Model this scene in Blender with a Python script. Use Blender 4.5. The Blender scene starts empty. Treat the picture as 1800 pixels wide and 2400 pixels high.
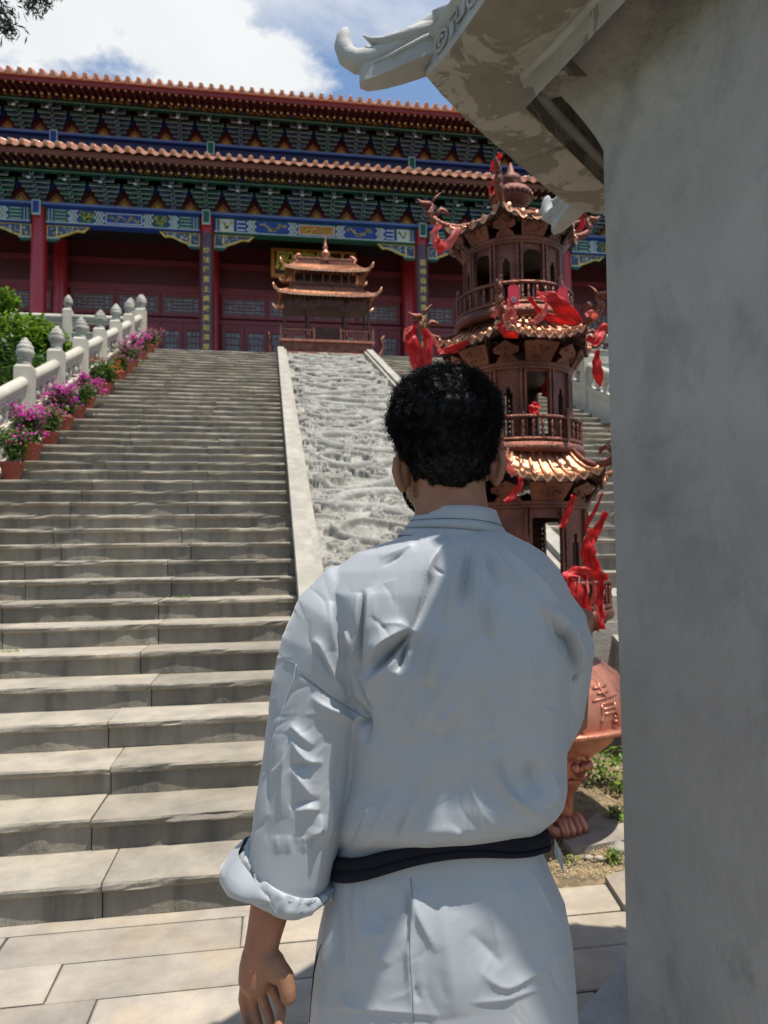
import bpy, bmesh, math, random
import numpy as np
from mathutils import Vector, Matrix, noise as mnoise
random.seed(7); rng = np.random.default_rng(7)
PI = math.pi
sc = bpy.context.scene
col = sc.collection

# ------------------------------------------------------------------ camera
FPX, YAW, PITCH, ROLL, CH = 1688.6, 0.1576, 0.0578, -0.0120, 1.428
_cy, _sy, _cp, _sp = math.cos(YAW), math.sin(YAW), math.cos(PITCH), math.sin(PITCH)
cF = Vector((_sy*_cp, _cy*_cp, _sp)); _R = Vector((_cy, -_sy, 0)); _U = _R.cross(cF)
cR = _R*math.cos(ROLL) + _U*math.sin(ROLL); cU = -_R*math.sin(ROLL) + _U*math.cos(ROLL)
cam_d = bpy.data.cameras.new('camera'); cam = bpy.data.objects.new('camera', cam_d); col.objects.link(cam)
cam.matrix_world = Matrix(((cR.x, cU.x, -cF.x, 0), (cR.y, cU.y, -cF.y, 0), (cR.z, cU.z, -cF.z, CH), (0, 0, 0, 1)))
cam_d.sensor_fit = 'VERTICAL'; cam_d.sensor_height = 36; cam_d.sensor_width = 27
cam_d.lens = FPX/2400*36; cam_d.clip_start = 0.05; cam_d.clip_end = 3000
cam_d.dof.use_dof = True; cam_d.dof.focus_distance = 1.25; cam_d.dof.aperture_fstop = 8.0
sc.camera = cam

# ------------------------------------------------------------------ light
SUN = Vector((0.228, -0.202, 1.0)).normalized()
w = bpy.data.worlds.new('World'); sc.world = w; w.use_nodes = True
nt = w.node_tree; nt.nodes.clear()
def N(nt, t, **k):
    n = nt.nodes.new(t)
    for a, b in k.items(): setattr(n, a, b)
    return n
out = N(nt, 'ShaderNodeOutputWorld'); bg = N(nt, 'ShaderNodeBackground'); sky = N(nt, 'ShaderNodeTexSky')
sky.sky_type = 'NISHITA'; sky.sun_disc = False
sky.sun_elevation = math.asin(SUN.z); sky.sun_rotation = math.atan2(SUN.x, SUN.y)
sky.altitude = 100; sky.air_density = 1.0; sky.dust_density = 0.6; sky.ozone_density = 1.0
bg.inputs['Strength'].default_value = 0.088
# clouds: soft noise over the whole sky, with one big bank north-west where the photograph has it
tc = N(nt, 'ShaderNodeTexCoord')
def dirv(px, py):
    d = cF + cR*((px-900)/FPX) - cU*((py-1200)/FPX); return d.normalized()
def wmath(op, a, b=None, c=None, clamp=False):
    n = N(nt, 'ShaderNodeMath', operation=op); n.use_clamp = clamp
    for i, v in enumerate((a, b, c)):
        if v is None: continue
        if isinstance(v, (int, float)): n.inputs[i].default_value = v
        else: nt.links.new(v, n.inputs[i])
    return n.outputs[0]
def wnoise(scale, detail, rough, off=(0, 0, 0), dist=0.0, sc3=(1, 1, 1.6)):
    m = N(nt, 'ShaderNodeMapping'); m.inputs['Location'].default_value = off; m.inputs['Scale'].default_value = sc3
    nt.links.new(tc.outputs['Generated'], m.inputs['Vector'])
    n = N(nt, 'ShaderNodeTexNoise'); n.inputs['Scale'].default_value = scale; n.inputs['Detail'].default_value = detail
    n.inputs['Roughness'].default_value = rough; n.inputs['Distortion'].default_value = dist
    nt.links.new(m.outputs[0], n.inputs['Vector']); return n.outputs['Fac']
def wdot(v):
    n = N(nt, 'ShaderNodeVectorMath', operation='DOT_PRODUCT'); nt.links.new(tc.outputs['Generated'], n.inputs[0])
    n.inputs[1].default_value = v; return n.outputs['Value']
blob = wdot(dirv(180, -40))
blobm = wmath('MULTIPLY_ADD', blob, 22.0, -21.42)                 # big bank
n1 = wnoise(5.0, 9, 0.62, (3.1, 0.4, 1.7), 0.25)
n2 = wnoise(2.2, 8, 0.6, (1.3, 4.4, 0.2), 0.4)
wisp = wmath('MULTIPLY_ADD', n2, 4.6, -2.25, clamp=True)
b1 = wmath('ADD', blobm, wmath('MULTIPLY_ADD', n1, 2.6, -1.3))
cl = wmath('MULTIPLY', b1, 3.0, clamp=True)
cl2 = wmath('MAXIMUM', cl, wmath('MULTIPLY', wisp, 0.8), clamp=True)
shade = wnoise(4.0, 5, 0.5, (0, 2, 5))
ccol = N(nt, 'ShaderNodeMix', data_type='RGBA'); nt.links.new(shade, ccol.inputs['Factor'])
ccol.inputs[6].default_value = (6.2, 6.5, 6.8, 1); ccol.inputs[7].default_value = (9.3, 9.3, 9.2, 1)
blue = N(nt, 'ShaderNodeMix', data_type='RGBA', blend_type='MULTIPLY'); blue.inputs['Factor'].default_value = 1.0
nt.links.new(sky.outputs[0], blue.inputs[6]); blue.inputs[7].default_value = (1.45, 1.5, 1.5, 1)
mx = N(nt, 'ShaderNodeMix', data_type='RGBA')
nt.links.new(cl2, mx.inputs['Factor']); nt.links.new(blue.outputs[2], mx.inputs[6]); nt.links.new(ccol.outputs[2], mx.inputs[7])
nt.links.new(mx.outputs[2], bg.inputs['Color']); nt.links.new(bg.outputs[0], out.inputs['Surface'])
sd = bpy.data.lights.new('sun', 'SUN'); sd.energy = 5.0; sd.angle = math.radians(0.53); sd.color = (1.0, 0.955, 0.88)
so = bpy.data.objects.new('sun', sd); col.objects.link(so); so.rotation_euler = SUN.to_track_quat('Z', 'Y').to_euler(); so.location = (6, -6, 20)
sc.view_settings.view_transform = 'Standard'; sc.view_settings.look = 'None'; sc.view_settings.exposure = 0.43; sc.view_settings.gamma = 1.0

# ------------------------------------------------------------------ pixel helpers (photograph pixels to places in the world)
def ray(px, py): return cF + cR*((px-900)/FPX) - cU*((py-1200)/FPX)
C0 = Vector((0, 0, CH))
def pY(px, py, Y): d = ray(px, py); return C0 + d*(Y/d.y)
def pX(px, py, X): d = ray(px, py); return C0 + d*(X/d.x)
def pZ(px, py, Z): d = ray(px, py); return C0 + d*((Z-CH)/d.z)
hF = Vector((_sy, _cy, 0)); hR = Vector((_cy, -_sy, 0))
def pD(px, py, D): d = ray(px, py); return C0 + d*(D/d.dot(hF))          # at horizontal forward distance D
def cw(x, y, z=0): return hR*x + hF*y + Vector((0, 0, z))               # camera-aligned ground frame to world

# ------------------------------------------------------------------ materials
MATS = {}
def mk(name, base, rough=0.7, metal=0.0, var=0.15, scale=3.0, bump=0.15, bscale=40.0, col2=None, f2=0.5, sc2=1.2, thr=(0.45, 0.6),
       rand=0.0, spec=0.5, stretch=(1, 1, 1), emis=None, sheen=0.0, coat=0.0, sss=0.0, trans=0.0, warp=0.0, detail=8):
    m = bpy.data.materials.new(name); m.use_nodes = True; t = m.node_tree; t.nodes.clear()
    o = N(t, 'ShaderNodeOutputMaterial'); b = N(t, 'ShaderNodeBsdfPrincipled'); t.links.new(b.outputs[0], o.inputs[0])
    g = N(t, 'ShaderNodeNewGeometry'); mp = N(t, 'ShaderNodeMapping'); mp.inputs['Scale'].default_value = stretch
    t.links.new(g.outputs['Position'], mp.inputs['Vector'])
    n = N(t, 'ShaderNodeTexNoise'); n.inputs['Scale'].default_value = scale; n.inputs['Detail'].default_value = detail; n.inputs['Roughness'].default_value = 0.62
    n.inputs['Distortion'].default_value = warp
    t.links.new(mp.outputs[0], n.inputs['Vector'])
    mr = N(t, 'ShaderNodeMapRange'); mr.inputs[1].default_value = 0.3; mr.inputs[2].default_value = 0.7
    mr.inputs[3].default_value = 1-var; mr.inputs[4].default_value = 1+var
    t.links.new(n.outputs['Fac'], mr.inputs[0])
    cur = None
    hs = N(t, 'ShaderNodeMix', data_type='RGBA', blend_type='MULTIPLY'); hs.inputs['Factor'].default_value = 1.0
    hs.inputs[6].default_value = (*base, 1)
    if col2 is not None:
        n2 = N(t, 'ShaderNodeTexNoise'); n2.inputs['Scale'].default_value = sc2; n2.inputs['Detail'].default_value = 9; n2.inputs['Roughness'].default_value = 0.65
        n2.inputs['Distortion'].default_value = warp
        t.links.new(mp.outputs[0], n2.inputs['Vector'])
        r2 = N(t, 'ShaderNodeMapRange', interpolation_type='SMOOTHSTEP'); r2.inputs[1].default_value = thr[0]; r2.inputs[2].default_value = thr[1]
        r2.inputs[4].default_value = f2; t.links.new(n2.outputs['Fac'], r2.inputs[0])
        mm = N(t, 'ShaderNodeMix', data_type='RGBA'); mm.inputs[6].default_value = (*base, 1); mm.inputs[7].default_value = (*col2, 1)
        t.links.new(r2.outputs[0], mm.inputs['Factor']); t.links.new(mm.outputs[2], hs.inputs[6])
    fac = mr.outputs[0]
    if rand:
        oi = N(t, 'ShaderNodeObjectInfo'); rr = N(t, 'ShaderNodeMapRange'); rr.inputs[3].default_value = 1-rand; rr.inputs[4].default_value = 1+rand
        t.links.new(oi.outputs['Random'], rr.inputs[0]); mu = N(t, 'ShaderNodeMath', operation='MULTIPLY')
        t.links.new(fac, mu.inputs[0]); t.links.new(rr.outputs[0], mu.inputs[1]); fac = mu.outputs[0]
    cb = N(t, 'ShaderNodeCombineColor')
    for i in range(3): t.links.new(fac, cb.inputs[i])
    t.links.new(cb.outputs[0], hs.inputs[7]); t.links.new(hs.outputs[2], b.inputs['Base Color'])
    b.inputs['Roughness'].default_value = rough; b.inputs['Metallic'].default_value = metal; b.inputs['Specular IOR Level'].default_value = spec
    if sheen: b.inputs['Sheen Weight'].default_value = sheen; b.inputs['Sheen Roughness'].default_value = 0.4
    if coat: b.inputs['Coat Weight'].default_value = coat; b.inputs['Coat Roughness'].default_value = 0.15
    if sss: b.inputs['Subsurface Weight'].default_value = sss; b.inputs['Subsurface Radius'].default_value = (0.012, 0.004, 0.002); b.inputs['Subsurface Scale'].default_value = 1.0
    if bump:
        nb = N(t, 'ShaderNodeTexNoise'); nb.inputs['Scale'].default_value = bscale; nb.inputs['Detail'].default_value = 6; nb.inputs['Roughness'].default_value = 0.6
        t.links.new(mp.outputs[0], nb.inputs['Vector'])
        bu = N(t, 'ShaderNodeBump'); bu.inputs['Strength'].default_value = bump; bu.inputs['Distance'].default_value = 0.02
        t.links.new(nb.outputs['Fac'], bu.inputs['Height']); t.links.new(bu.outputs[0], b.inputs['Normal'])
    m['_b'] = b.name
    if trans:
        tr = N(t, 'ShaderNodeBsdfTranslucent'); ms = N(t, 'ShaderNodeMixShader'); ms.inputs[0].default_value = trans
        t.links.new(hs.outputs[2], tr.inputs['Color']); t.links.new(b.outputs[0], ms.inputs[1]); t.links.new(tr.outputs[0], ms.inputs[2]); t.links.new(ms.outputs[0], o.inputs[0])
    MATS[name] = m; return m

def step_stone(name, base, dark, warm):
    # worn limestone: mottled colour, run-off stains on upright faces, chisel marks, per-stone tint
    m = mk(name, base, 0.85, var=0.22, scale=5, bump=0.35, bscale=30, col2=warm, f2=0.6, sc2=1.7, thr=(0.42, 0.62), rand=0.19, spec=0.25)
    t = m.node_tree; b = t.nodes[m['_b']]
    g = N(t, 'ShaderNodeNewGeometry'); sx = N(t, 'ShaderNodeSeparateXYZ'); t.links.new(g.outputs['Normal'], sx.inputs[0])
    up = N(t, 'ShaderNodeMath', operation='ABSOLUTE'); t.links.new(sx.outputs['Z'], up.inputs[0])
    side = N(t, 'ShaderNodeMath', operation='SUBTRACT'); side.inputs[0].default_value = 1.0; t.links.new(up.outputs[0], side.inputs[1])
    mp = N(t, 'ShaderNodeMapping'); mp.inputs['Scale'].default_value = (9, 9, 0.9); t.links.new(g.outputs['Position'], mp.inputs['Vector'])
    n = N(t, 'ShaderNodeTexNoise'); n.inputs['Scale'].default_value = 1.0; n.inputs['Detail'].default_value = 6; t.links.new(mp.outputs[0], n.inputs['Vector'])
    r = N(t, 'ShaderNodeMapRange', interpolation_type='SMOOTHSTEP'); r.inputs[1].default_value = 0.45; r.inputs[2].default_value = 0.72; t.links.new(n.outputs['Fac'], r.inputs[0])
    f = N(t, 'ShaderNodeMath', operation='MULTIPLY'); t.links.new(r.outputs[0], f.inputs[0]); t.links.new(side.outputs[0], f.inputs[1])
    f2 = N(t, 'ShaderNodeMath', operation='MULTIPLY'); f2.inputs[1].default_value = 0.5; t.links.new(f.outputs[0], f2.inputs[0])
    # riser shade painted into the colour: upright faces evenly darker than treads
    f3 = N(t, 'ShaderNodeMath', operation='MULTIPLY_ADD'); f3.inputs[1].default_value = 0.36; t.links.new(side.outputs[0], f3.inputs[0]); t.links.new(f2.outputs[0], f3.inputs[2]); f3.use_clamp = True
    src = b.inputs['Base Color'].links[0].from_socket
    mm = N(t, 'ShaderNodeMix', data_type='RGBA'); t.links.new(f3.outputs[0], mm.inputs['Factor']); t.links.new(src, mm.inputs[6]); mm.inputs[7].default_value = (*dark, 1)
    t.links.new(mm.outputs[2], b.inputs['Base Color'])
    # chisel striations
    mp2 = N(t, 'ShaderNodeMapping'); mp2.inputs['Scale'].default_value = (150, 20, 9); mp2.inputs['Rotation'].default_value = (0, 0.05, 0); t.links.new(g.outputs['Position'], mp2.inputs['Vector'])
    n3 = N(t, 'ShaderNodeTexNoise'); n3.inputs['Scale'].default_value = 1.0; n3.inputs['Detail'].default_value = 3; t.links.new(mp2.outputs[0], n3.inputs['Vector'])
    bu = N(t, 'ShaderNodeBump'); bu.inputs['Distance'].default_value = 0.006; t.links.new(side.outputs[0], bu.inputs['Strength']); t.links.new(n3.outputs['Fac'], bu.inputs['Height'])
    old = b.inputs['Normal'].links[0].from_socket; t.links.new(old, bu.inputs['Normal']); t.links.new(bu.outputs[0], b.inputs['Normal'])
    return m

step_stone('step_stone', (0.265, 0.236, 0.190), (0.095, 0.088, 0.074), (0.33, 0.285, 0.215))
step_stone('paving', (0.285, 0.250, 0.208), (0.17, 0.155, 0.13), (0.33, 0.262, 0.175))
mk('joint', (0.07, 0.062, 0.05), 0.95, bump=0.4)
mk('marble', (0.42, 0.385, 0.315), 0.75, var=0.10, scale=6, bump=0.2, bscale=35, col2=(0.42, 0.39, 0.32), f2=0.5, sc2=2.5, rand=0.06, spec=0.3)
mk('marble_grey', (0.36, 0.335, 0.29), 0.8, var=0.2, scale=9, bump=0.3, bscale=40, col2=(0.18, 0.165, 0.14), f2=0.7, sc2=5, rand=0.08)
mk('relief', (0.205, 0.192, 0.163), 0.8, var=0.10, scale=14, bump=0.25, bscale=60, col2=(0.36, 0.35, 0.31), f2=0.5, sc2=3)
mk('border', (0.27, 0.248, 0.205), 0.8, var=0.12, scale=10, bump=0.25, bscale=50, col2=(0.38, 0.35, 0.29), f2=0.5, sc2=4, rand=0.06)
mk('cement', (0.335, 0.318, 0.292), 0.8, var=0.17, scale=3.0, bump=0.6, bscale=22, col2=(0.245, 0.238, 0.222), f2=0.75, sc2=5.5, thr=(0.5, 0.68), stretch=(1, 1, 0.75), spec=0.3, warp=0.4)
mk('cement_light', (0.36, 0.355, 0.335), 0.75, var=0.12, scale=9, bump=0.2, bscale=60, col2=(0.24, 0.235, 0.215), f2=0.5, sc2=6, warp=0.5)
mk('soffit', (0.335, 0.320, 0.285), 0.9, spec=0.15, var=0.16, scale=7, bump=0.3, bscale=45, col2=(0.195, 0.178, 0.148), f2=0.9, sc2=5.0, thr=(0.475, 0.505), warp=0.7)
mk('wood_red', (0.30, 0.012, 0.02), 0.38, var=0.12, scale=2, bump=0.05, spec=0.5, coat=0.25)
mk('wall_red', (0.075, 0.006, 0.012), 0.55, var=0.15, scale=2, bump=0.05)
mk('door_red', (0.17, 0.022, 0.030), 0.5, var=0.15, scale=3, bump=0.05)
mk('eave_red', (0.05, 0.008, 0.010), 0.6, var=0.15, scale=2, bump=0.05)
mk('fascia_brown', (0.16, 0.05, 0.035), 0.7, var=0.15, scale=3, bump=0.1)
mk('rafter_end', (0.62, 0.52, 0.36), 0.7, var=0.1, bump=0)
mk('tile_glaze', (0.60, 0.28, 0.165), 0.25, var=0.22, scale=8, bump=0.15, bscale=25, rand=0.12, coat=0.5)
mk('blue', (0.012, 0.045, 0.25), 0.55, var=0.15, bump=0.03)
mk('blue_light', (0.13, 0.19, 0.42), 0.55, var=0.12, bump=0.03)
mk('green', (0.006, 0.085, 0.058), 0.55, var=0.15, bump=0.03)
mk('green_dim', (0.034, 0.072, 0.088), 0.6, var=0.2, bump=0.03)
mk('blue_dim', (0.045, 0.065, 0.16), 0.6, var=0.2, bump=0.03)
mk('outline', (0.42, 0.52, 0.56), 0.6, var=0.15, bump=0.03)
mk('paint_white', (0.62, 0.66, 0.62), 0.6, var=0.1, bump=0.03)
mk('gold', (0.62, 0.48, 0.10), 0.45, var=0.2, scale=12, bump=0.1, metal=0.15)
mk('gold_dim', (0.48, 0.32, 0.05), 0.5, var=0.25, scale=6, bump=0.1)
mk('orange', (0.42, 0.16, 0.03), 0.6, var=0.2, bump=0.05)
mk('navy', (0.018, 0.022, 0.09), 0.6, var=0.2, bump=0.03)
mk('board_dark', (0.062, 0.022, 0.034), 0.4, var=0.2, scale=3, bump=0.03, coat=0.3)
mk('pane', (0.15, 0.17, 0.17), 0.25, var=0.25, scale=3, bump=0.0)
mk('dark', (0.012, 0.008, 0.008), 0.9, bump=0)
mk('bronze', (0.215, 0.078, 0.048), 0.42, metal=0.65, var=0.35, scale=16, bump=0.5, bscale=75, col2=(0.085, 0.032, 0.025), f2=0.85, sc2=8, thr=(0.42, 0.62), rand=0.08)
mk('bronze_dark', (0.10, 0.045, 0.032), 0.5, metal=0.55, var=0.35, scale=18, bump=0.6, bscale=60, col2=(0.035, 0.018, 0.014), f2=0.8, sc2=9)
mk('copper', (0.44, 0.175, 0.110), 0.46, metal=0.75, var=0.22, scale=8, bump=0.18, bscale=45, col2=(0.22, 0.075, 0.05), f2=0.7, sc2=6, warp=0.6)
mk('copper_roof', (0.72, 0.36, 0.20), 0.36, metal=0.75, var=0.2, scale=14, bump=0.35, bscale=60, col2=(0.20, 0.09, 0.06), f2=0.6, sc2=12)
mk('ribbon', (0.62, 0.010, 0.010), 0.45, var=0.2, scale=25, bump=0.3, bscale=40, trans=0.35, sheen=0.3, rand=0.15)
mk('ribbon_pale', (0.78, 0.16, 0.13), 0.5, var=0.15, scale=20, bump=0.15, bscale=40, trans=0.35, rand=0.1)
mk('tag_red', (0.55, 0.01, 0.035), 0.5, var=0.08, bump=0.05)
mk('terracotta', (0.26, 0.060, 0.036), 0.8, var=0.2, scale=20, bump=0.15, rand=0.12)
mk('soil', (0.30, 0.215, 0.115), 0.95, var=0.4, scale=30, bump=1.0, bscale=120, col2=(0.16, 0.12, 0.07), f2=0.8, sc2=9)
mk('bank', (0.035, 0.055, 0.015), 0.95, var=0.4, scale=10, bump=1.0, bscale=30)
mk('leaf', (0.085, 0.17, 0.018), 0.5, var=0.45, scale=3.5, bump=0, trans=0.35, rand=0.2)
mk('leaf_light', (0.17, 0.27, 0.02), 0.5, var=0.35, scale=4, bump=0, trans=0.4)
mk('leaf_dark', (0.035, 0.075, 0.022), 0.5, var=0.35, scale=8, bump=0, trans=0.25)
mk('leaf_pot', (0.10, 0.17, 0.03), 0.5, var=0.4, scale=14, bump=0, trans=0.3)
mk('magenta', (0.60, 0.012, 0.42), 0.6, var=0.3, scale=20, bump=0, trans=0.35)
mk('pink', (0.60, 0.12, 0.26), 0.6, var=0.3, scale=20, bump=0, trans=0.35)
mk('orange_flower', (0.70, 0.06, 0.015), 0.6, var=0.3, scale=20, bump=0, trans=0.3)
mk('twig', (0.06, 0.045, 0.03), 0.9, bump=0.3)
mk('needle', (0.02, 0.035, 0.015), 0.7, bump=0)
mk('skin', (0.235, 0.112, 0.060), 0.52, var=0.12, scale=30, bump=0.12, bscale=260, sss=0.12, col2=(0.36, 0.12, 0.075), f2=0.5, sc2=14, spec=0.4)
mk('hair', (0.0035, 0.003, 0.0032), 0.55, var=0.1, bump=0, spec=0.22)
mk('robe', (0.315, 0.331, 0.342), 0.48, var=0.03, scale=5, bump=0.07, bscale=700, sheen=0.25, spec=0.35)
mk('seam', (0.16, 0.19, 0.22), 0.8, bump=0)
mk('stitch', (0.52, 0.57, 0.62), 0.8, bump=0)
mk('belt', (0.005, 0.0055, 0.011), 0.8, var=0.15, bump=0.2, bscale=300, spec=0.2)
mk('shoe', (0.02, 0.02, 0.022), 0.8, bump=0.1)

# ------------------------------------------------------------------ mesh builder and object helpers
def world_loc(p):
    v = Vector((0, 0, 0))
    while p is not None: v += p.location; p = p.parent
    return v
class MB:
    def __init__(s): s.v = []; s.f = []; s.m = []; s.mats = []; s.sm = []; s.cur = 0; s.smooth = False
    def mat(s, name):
        if name not in s.mats: s.mats.append(name)
        s.cur = s.mats.index(name); return s
    def add(s, vs, fs, smooth=None):
        b = len(s.v); s.v.extend([tuple(v) for v in vs])
        sm = s.smooth if smooth is None else smooth
        for f in fs: s.f.append(tuple(b+i for i in f)); s.m.append(s.cur); s.sm.append(sm)
    def box(s, x0, x1, y0, y1, z0, z1):
        s.add([(x0, y0, z0), (x1, y0, z0), (x1, y1, z0), (x0, y1, z0), (x0, y0, z1), (x1, y0, z1), (x1, y1, z1), (x0, y1, z1)],
              [(0, 3, 2, 1), (4, 5, 6, 7), (0, 1, 5, 4), (1, 2, 6, 5), (2, 3, 7, 6), (3, 0, 4, 7)], False)
    def obb(s, c, ax, ay, az):     # centre and three half axis vectors
        c = Vector(c); ax = Vector(ax); ay = Vector(ay); az = Vector(az)
        P = [c+ax*i+ay*j+az*k for k in (-1, 1) for i, j in ((-1, -1), (1, -1), (1, 1), (-1, 1))]
        s.add(P, [(0, 3, 2, 1), (4, 5, 6, 7), (0, 1, 5, 4), (1, 2, 6, 5), (2, 3, 7, 6), (3, 0, 4, 7)], False)
    def prism(s, pts, d, smooth=False):      # polygon (3D points) extruded by vector d
        n = len(pts); P = [Vector(p) for p in pts]; Q = [p+Vector(d) for p in P]
        s.add(P+Q, [tuple(range(n))[::-1], tuple(range(n, 2*n))]+[(i, (i+1) % n, n+(i+1) % n, n+i) for i in range(n)], smooth)
    def poly(s, pts): s.add(pts, [tuple(range(len(pts)))])
    def lathe(s, prof, c=(0, 0, 0), n=16, smooth=True, a0=0.0, closed=True):
        vs = []; fs = []
        for r, z in prof:
            for k in range(n):
                a = a0+2*PI*k/n; vs.append((c[0]+r*math.cos(a), c[1]+r*math.sin(a), c[2]+z))
        for i in range(len(prof)-1):
            for k in range(n): fs.append((i*n+k, i*n+(k+1) % n, (i+1)*n+(k+1) % n, (i+1)*n+k))
        if closed: fs.append(tuple(range(n))[::-1]); fs.append(tuple((len(prof)-1)*n+k for k in range(n)))
        s.add(vs, fs, smooth)
    def tube(s, pts, rad, n=8, smooth=True, flat=1.0, up=None):
        P = [Vector(p) for p in pts]; vs = []; fs = []; m = len(P)
        if isinstance(rad, (int, float)): rad = [rad]*m
        ref = Vector(up) if up else None; prev = None
        for i, p in enumerate(P):
            t = (P[min(i+1, m-1)]-P[max(i-1, 0)]); t = t.normalized() if t.length > 1e-9 else Vector((0, 0, 1))
            if prev is None:
                a = ref if ref is not None else (Vector((0, 0, 1)) if abs(t.z) < 0.9 else Vector((1, 0, 0)))
                u = (a - t*a.dot(t)).normalized()
            else:
                a = ref if ref is not None else prev
                u = (a - t*a.dot(t)); u = u.normalized() if u.length > 1e-6 else prev
            prev = u; v = t.cross(u)
            for k in range(n):
                an = 2*PI*k/n; vs.append(p + u*(rad[i]*flat*math.cos(an)) + v*(rad[i]*math.sin(an)))
        for i in range(m-1):
            for k in range(n): fs.append((i*n+k, i*n+(k+1) % n, (i+1)*n+(k+1) % n, (i+1)*n+k))
        fs.append(tuple(range(n))[::-1]); fs.append(tuple((m-1)*n+k for k in range(n)))
        s.add(vs, fs, smooth)
    def ball(s, c, r, n=12, m=8, rot=None):
        if isinstance(r, (int, float)): r = (r, r, r)
        vs = [Vector((0, 0, r[2]))]
        for i in range(1, m):
            for k in range(n):
                a = PI*i/m; b = 2*PI*k/n; vs.append(Vector((r[0]*math.sin(a)*math.cos(b), r[1]*math.sin(a)*math.sin(b), r[2]*math.cos(a))))
        vs.append(Vector((0, 0, -r[2])))
        if rot is not None: vs = [rot @ v for v in vs]
        vs = [v+Vector(c) for v in vs]; L = len(vs)-1
        fs = [(0, 1+k, 1+(k+1) % n) for k in range(n)]
        for i in range(m-2):
            for k in range(n): fs.append((1+i*n+k, 1+(i+1)*n+k, 1+(i+1)*n+(k+1) % n, 1+i*n+(k+1) % n))
        fs += [(L, 1+(m-2)*n+(k+1) % n, 1+(m-2)*n+k) for k in range(n)]
        s.add(vs, fs, True)
    def mesh(s, name, off=Vector((0, 0, 0))):
        me = bpy.data.meshes.new(name)
        V = [(v[0]-off[0], v[1]-off[1], v[2]-off[2]) for v in s.v]
        me.from_pydata(V, [], s.f)
        for k in s.mats: me.materials.append(MATS[k])
        me.polygons.foreach_set('material_index', s.m); me.polygons.foreach_set('use_smooth', s.sm); me.update()
        return me
    def build(s, name, mat=None, parent=None, local=False, loc=None):
        if mat and not s.mats: s.mats = [mat]
        off = Vector((0, 0, 0)) if (local or parent is None) else world_loc(parent)
        o = bpy.data.objects.new(name, s.mesh(name, off)); col.objects.link(o)
        if parent is not None: o.parent = parent
        if loc is not None: o.location = loc
        return o
def B(mat=None):
    m = MB()
    if mat: m.mat(mat)
    return m
def tag(o, label=None, cat=None, group=None, kind=None):
    if label: o['label'] = label
    if cat: o['category'] = cat
    if group: o['group'] = group
    if kind: o['kind'] = kind
    return o
def thing(name, label, cat, loc=(0, 0, 0), group=None, rz=0.0):
    o = bpy.data.objects.new(name, None); o.empty_display_size = 0.1; col.objects.link(o)
    o.location = loc; o.rotation_euler = (0, 0, rz); return tag(o, label, cat, group)
def inst(name, me, parent, loc=(0, 0, 0), rot=(0, 0, 0), scale=None):
    o = bpy.data.objects.new(name, me); col.objects.link(o); o.parent = parent
    o.location = Vector(loc) - (world_loc(parent) if parent is not None else Vector((0, 0, 0))); o.rotation_euler = rot
    if scale: o.scale = scale
    return o
def npmesh(name, V, F, mat, parent=None, smooth=True, off=None):
    me = bpy.data.meshes.new(name); V = np.asarray(V, dtype=np.float32); F = np.asarray(F, dtype=np.int32)
    if off is not None: V = V - np.array(off, dtype=np.float32)
    k = F.shape[1]; me.vertices.add(len(V)); me.vertices.foreach_set('co', V.ravel())
    me.loops.add(F.size); me.loops.foreach_set('vertex_index', F.ravel())
    me.polygons.add(len(F)); me.polygons.foreach_set('loop_start', np.arange(0, F.size, k, dtype=np.int32))
    me.update(calc_edges=True); me.polygons.foreach_set('use_smooth', np.full(len(F), smooth))
    me.materials.append(MATS[mat]); me.update()
    o = bpy.data.objects.new(name, me); col.objects.link(o)
    if parent is not None: o.parent = parent
    return o
def text_mesh(s, size, mat, ext=0.004, bold=0.0):
    c = bpy.data.curves.new('lettering', 'FONT'); c.body = s; c.size = size; c.extrude = ext; c.offset = bold; c.align_x = 'CENTER'; c.align_y = 'CENTER'; c.resolution_u = 3
    o = bpy.data.objects.new('lettering', c); col.objects.link(o); dg = bpy.context.evaluated_depsgraph_get()
    me = bpy.data.meshes.new_from_object(o.evaluated_get(dg)); bpy.data.objects.remove(o)
    me.materials.clear(); me.materials.append(MATS[mat]); return me
def leaves(n, pos_fn, size, mat_names, name, parent=None, asp=0.45, up=0.3):
    # n small bent leaf quads; pos_fn() gives a centre
    Vs = np.zeros((n*4, 3), np.float32)
    for i in range(n):
        p = pos_fn(); a = random.uniform(0, 2*PI); b = random.uniform(-0.9, 0.9)
        d = Vector((math.cos(a)*math.cos(b), math.sin(a)*math.cos(b), math.sin(b)-0.1)); sd_ = Vector((-math.sin(a), math.cos(a), random.uniform(-0.6, 0.6))).normalized()
        L = size*random.uniform(0.6, 1.3); wd = L*asp
        Vs[i*4] = p; Vs[i*4+1] = p+d*L*0.5+sd_*wd*0.5; Vs[i*4+2] = p+d*L; Vs[i*4+3] = p+d*L*0.5-sd_*wd*0.5
    F = np.arange(n*4, dtype=np.int32).reshape(n, 4)
    o = npmesh(name, Vs, F, mat_names[0], parent, smooth=False)
    for k in mat_names[1:]: o.data.materials.append(MATS[k])
    if len(mat_names) > 1: o.data.polygons.foreach_set('material_index', rng.integers(0, len(mat_names), n).astype(np.int32))
    return o

# ================================================================== GROUND AND STAIRS
RISE, RUN, Y0, NS = 0.14, 0.3238, 3.0626, 45
XL0, XL1, XR0, XR1 = -2.80, 0.20, 2.53, 5.45
Ytop, Ztop = Y0+(NS-1)*RUN, NS*RISE
g = B('bank'); g.poly([(-400, -60, -0.06), (400, -60, -0.06), (400, 500, -0.06), (-400, 500, -0.06)]); tag(g.build('ground'), kind='structure')
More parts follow.
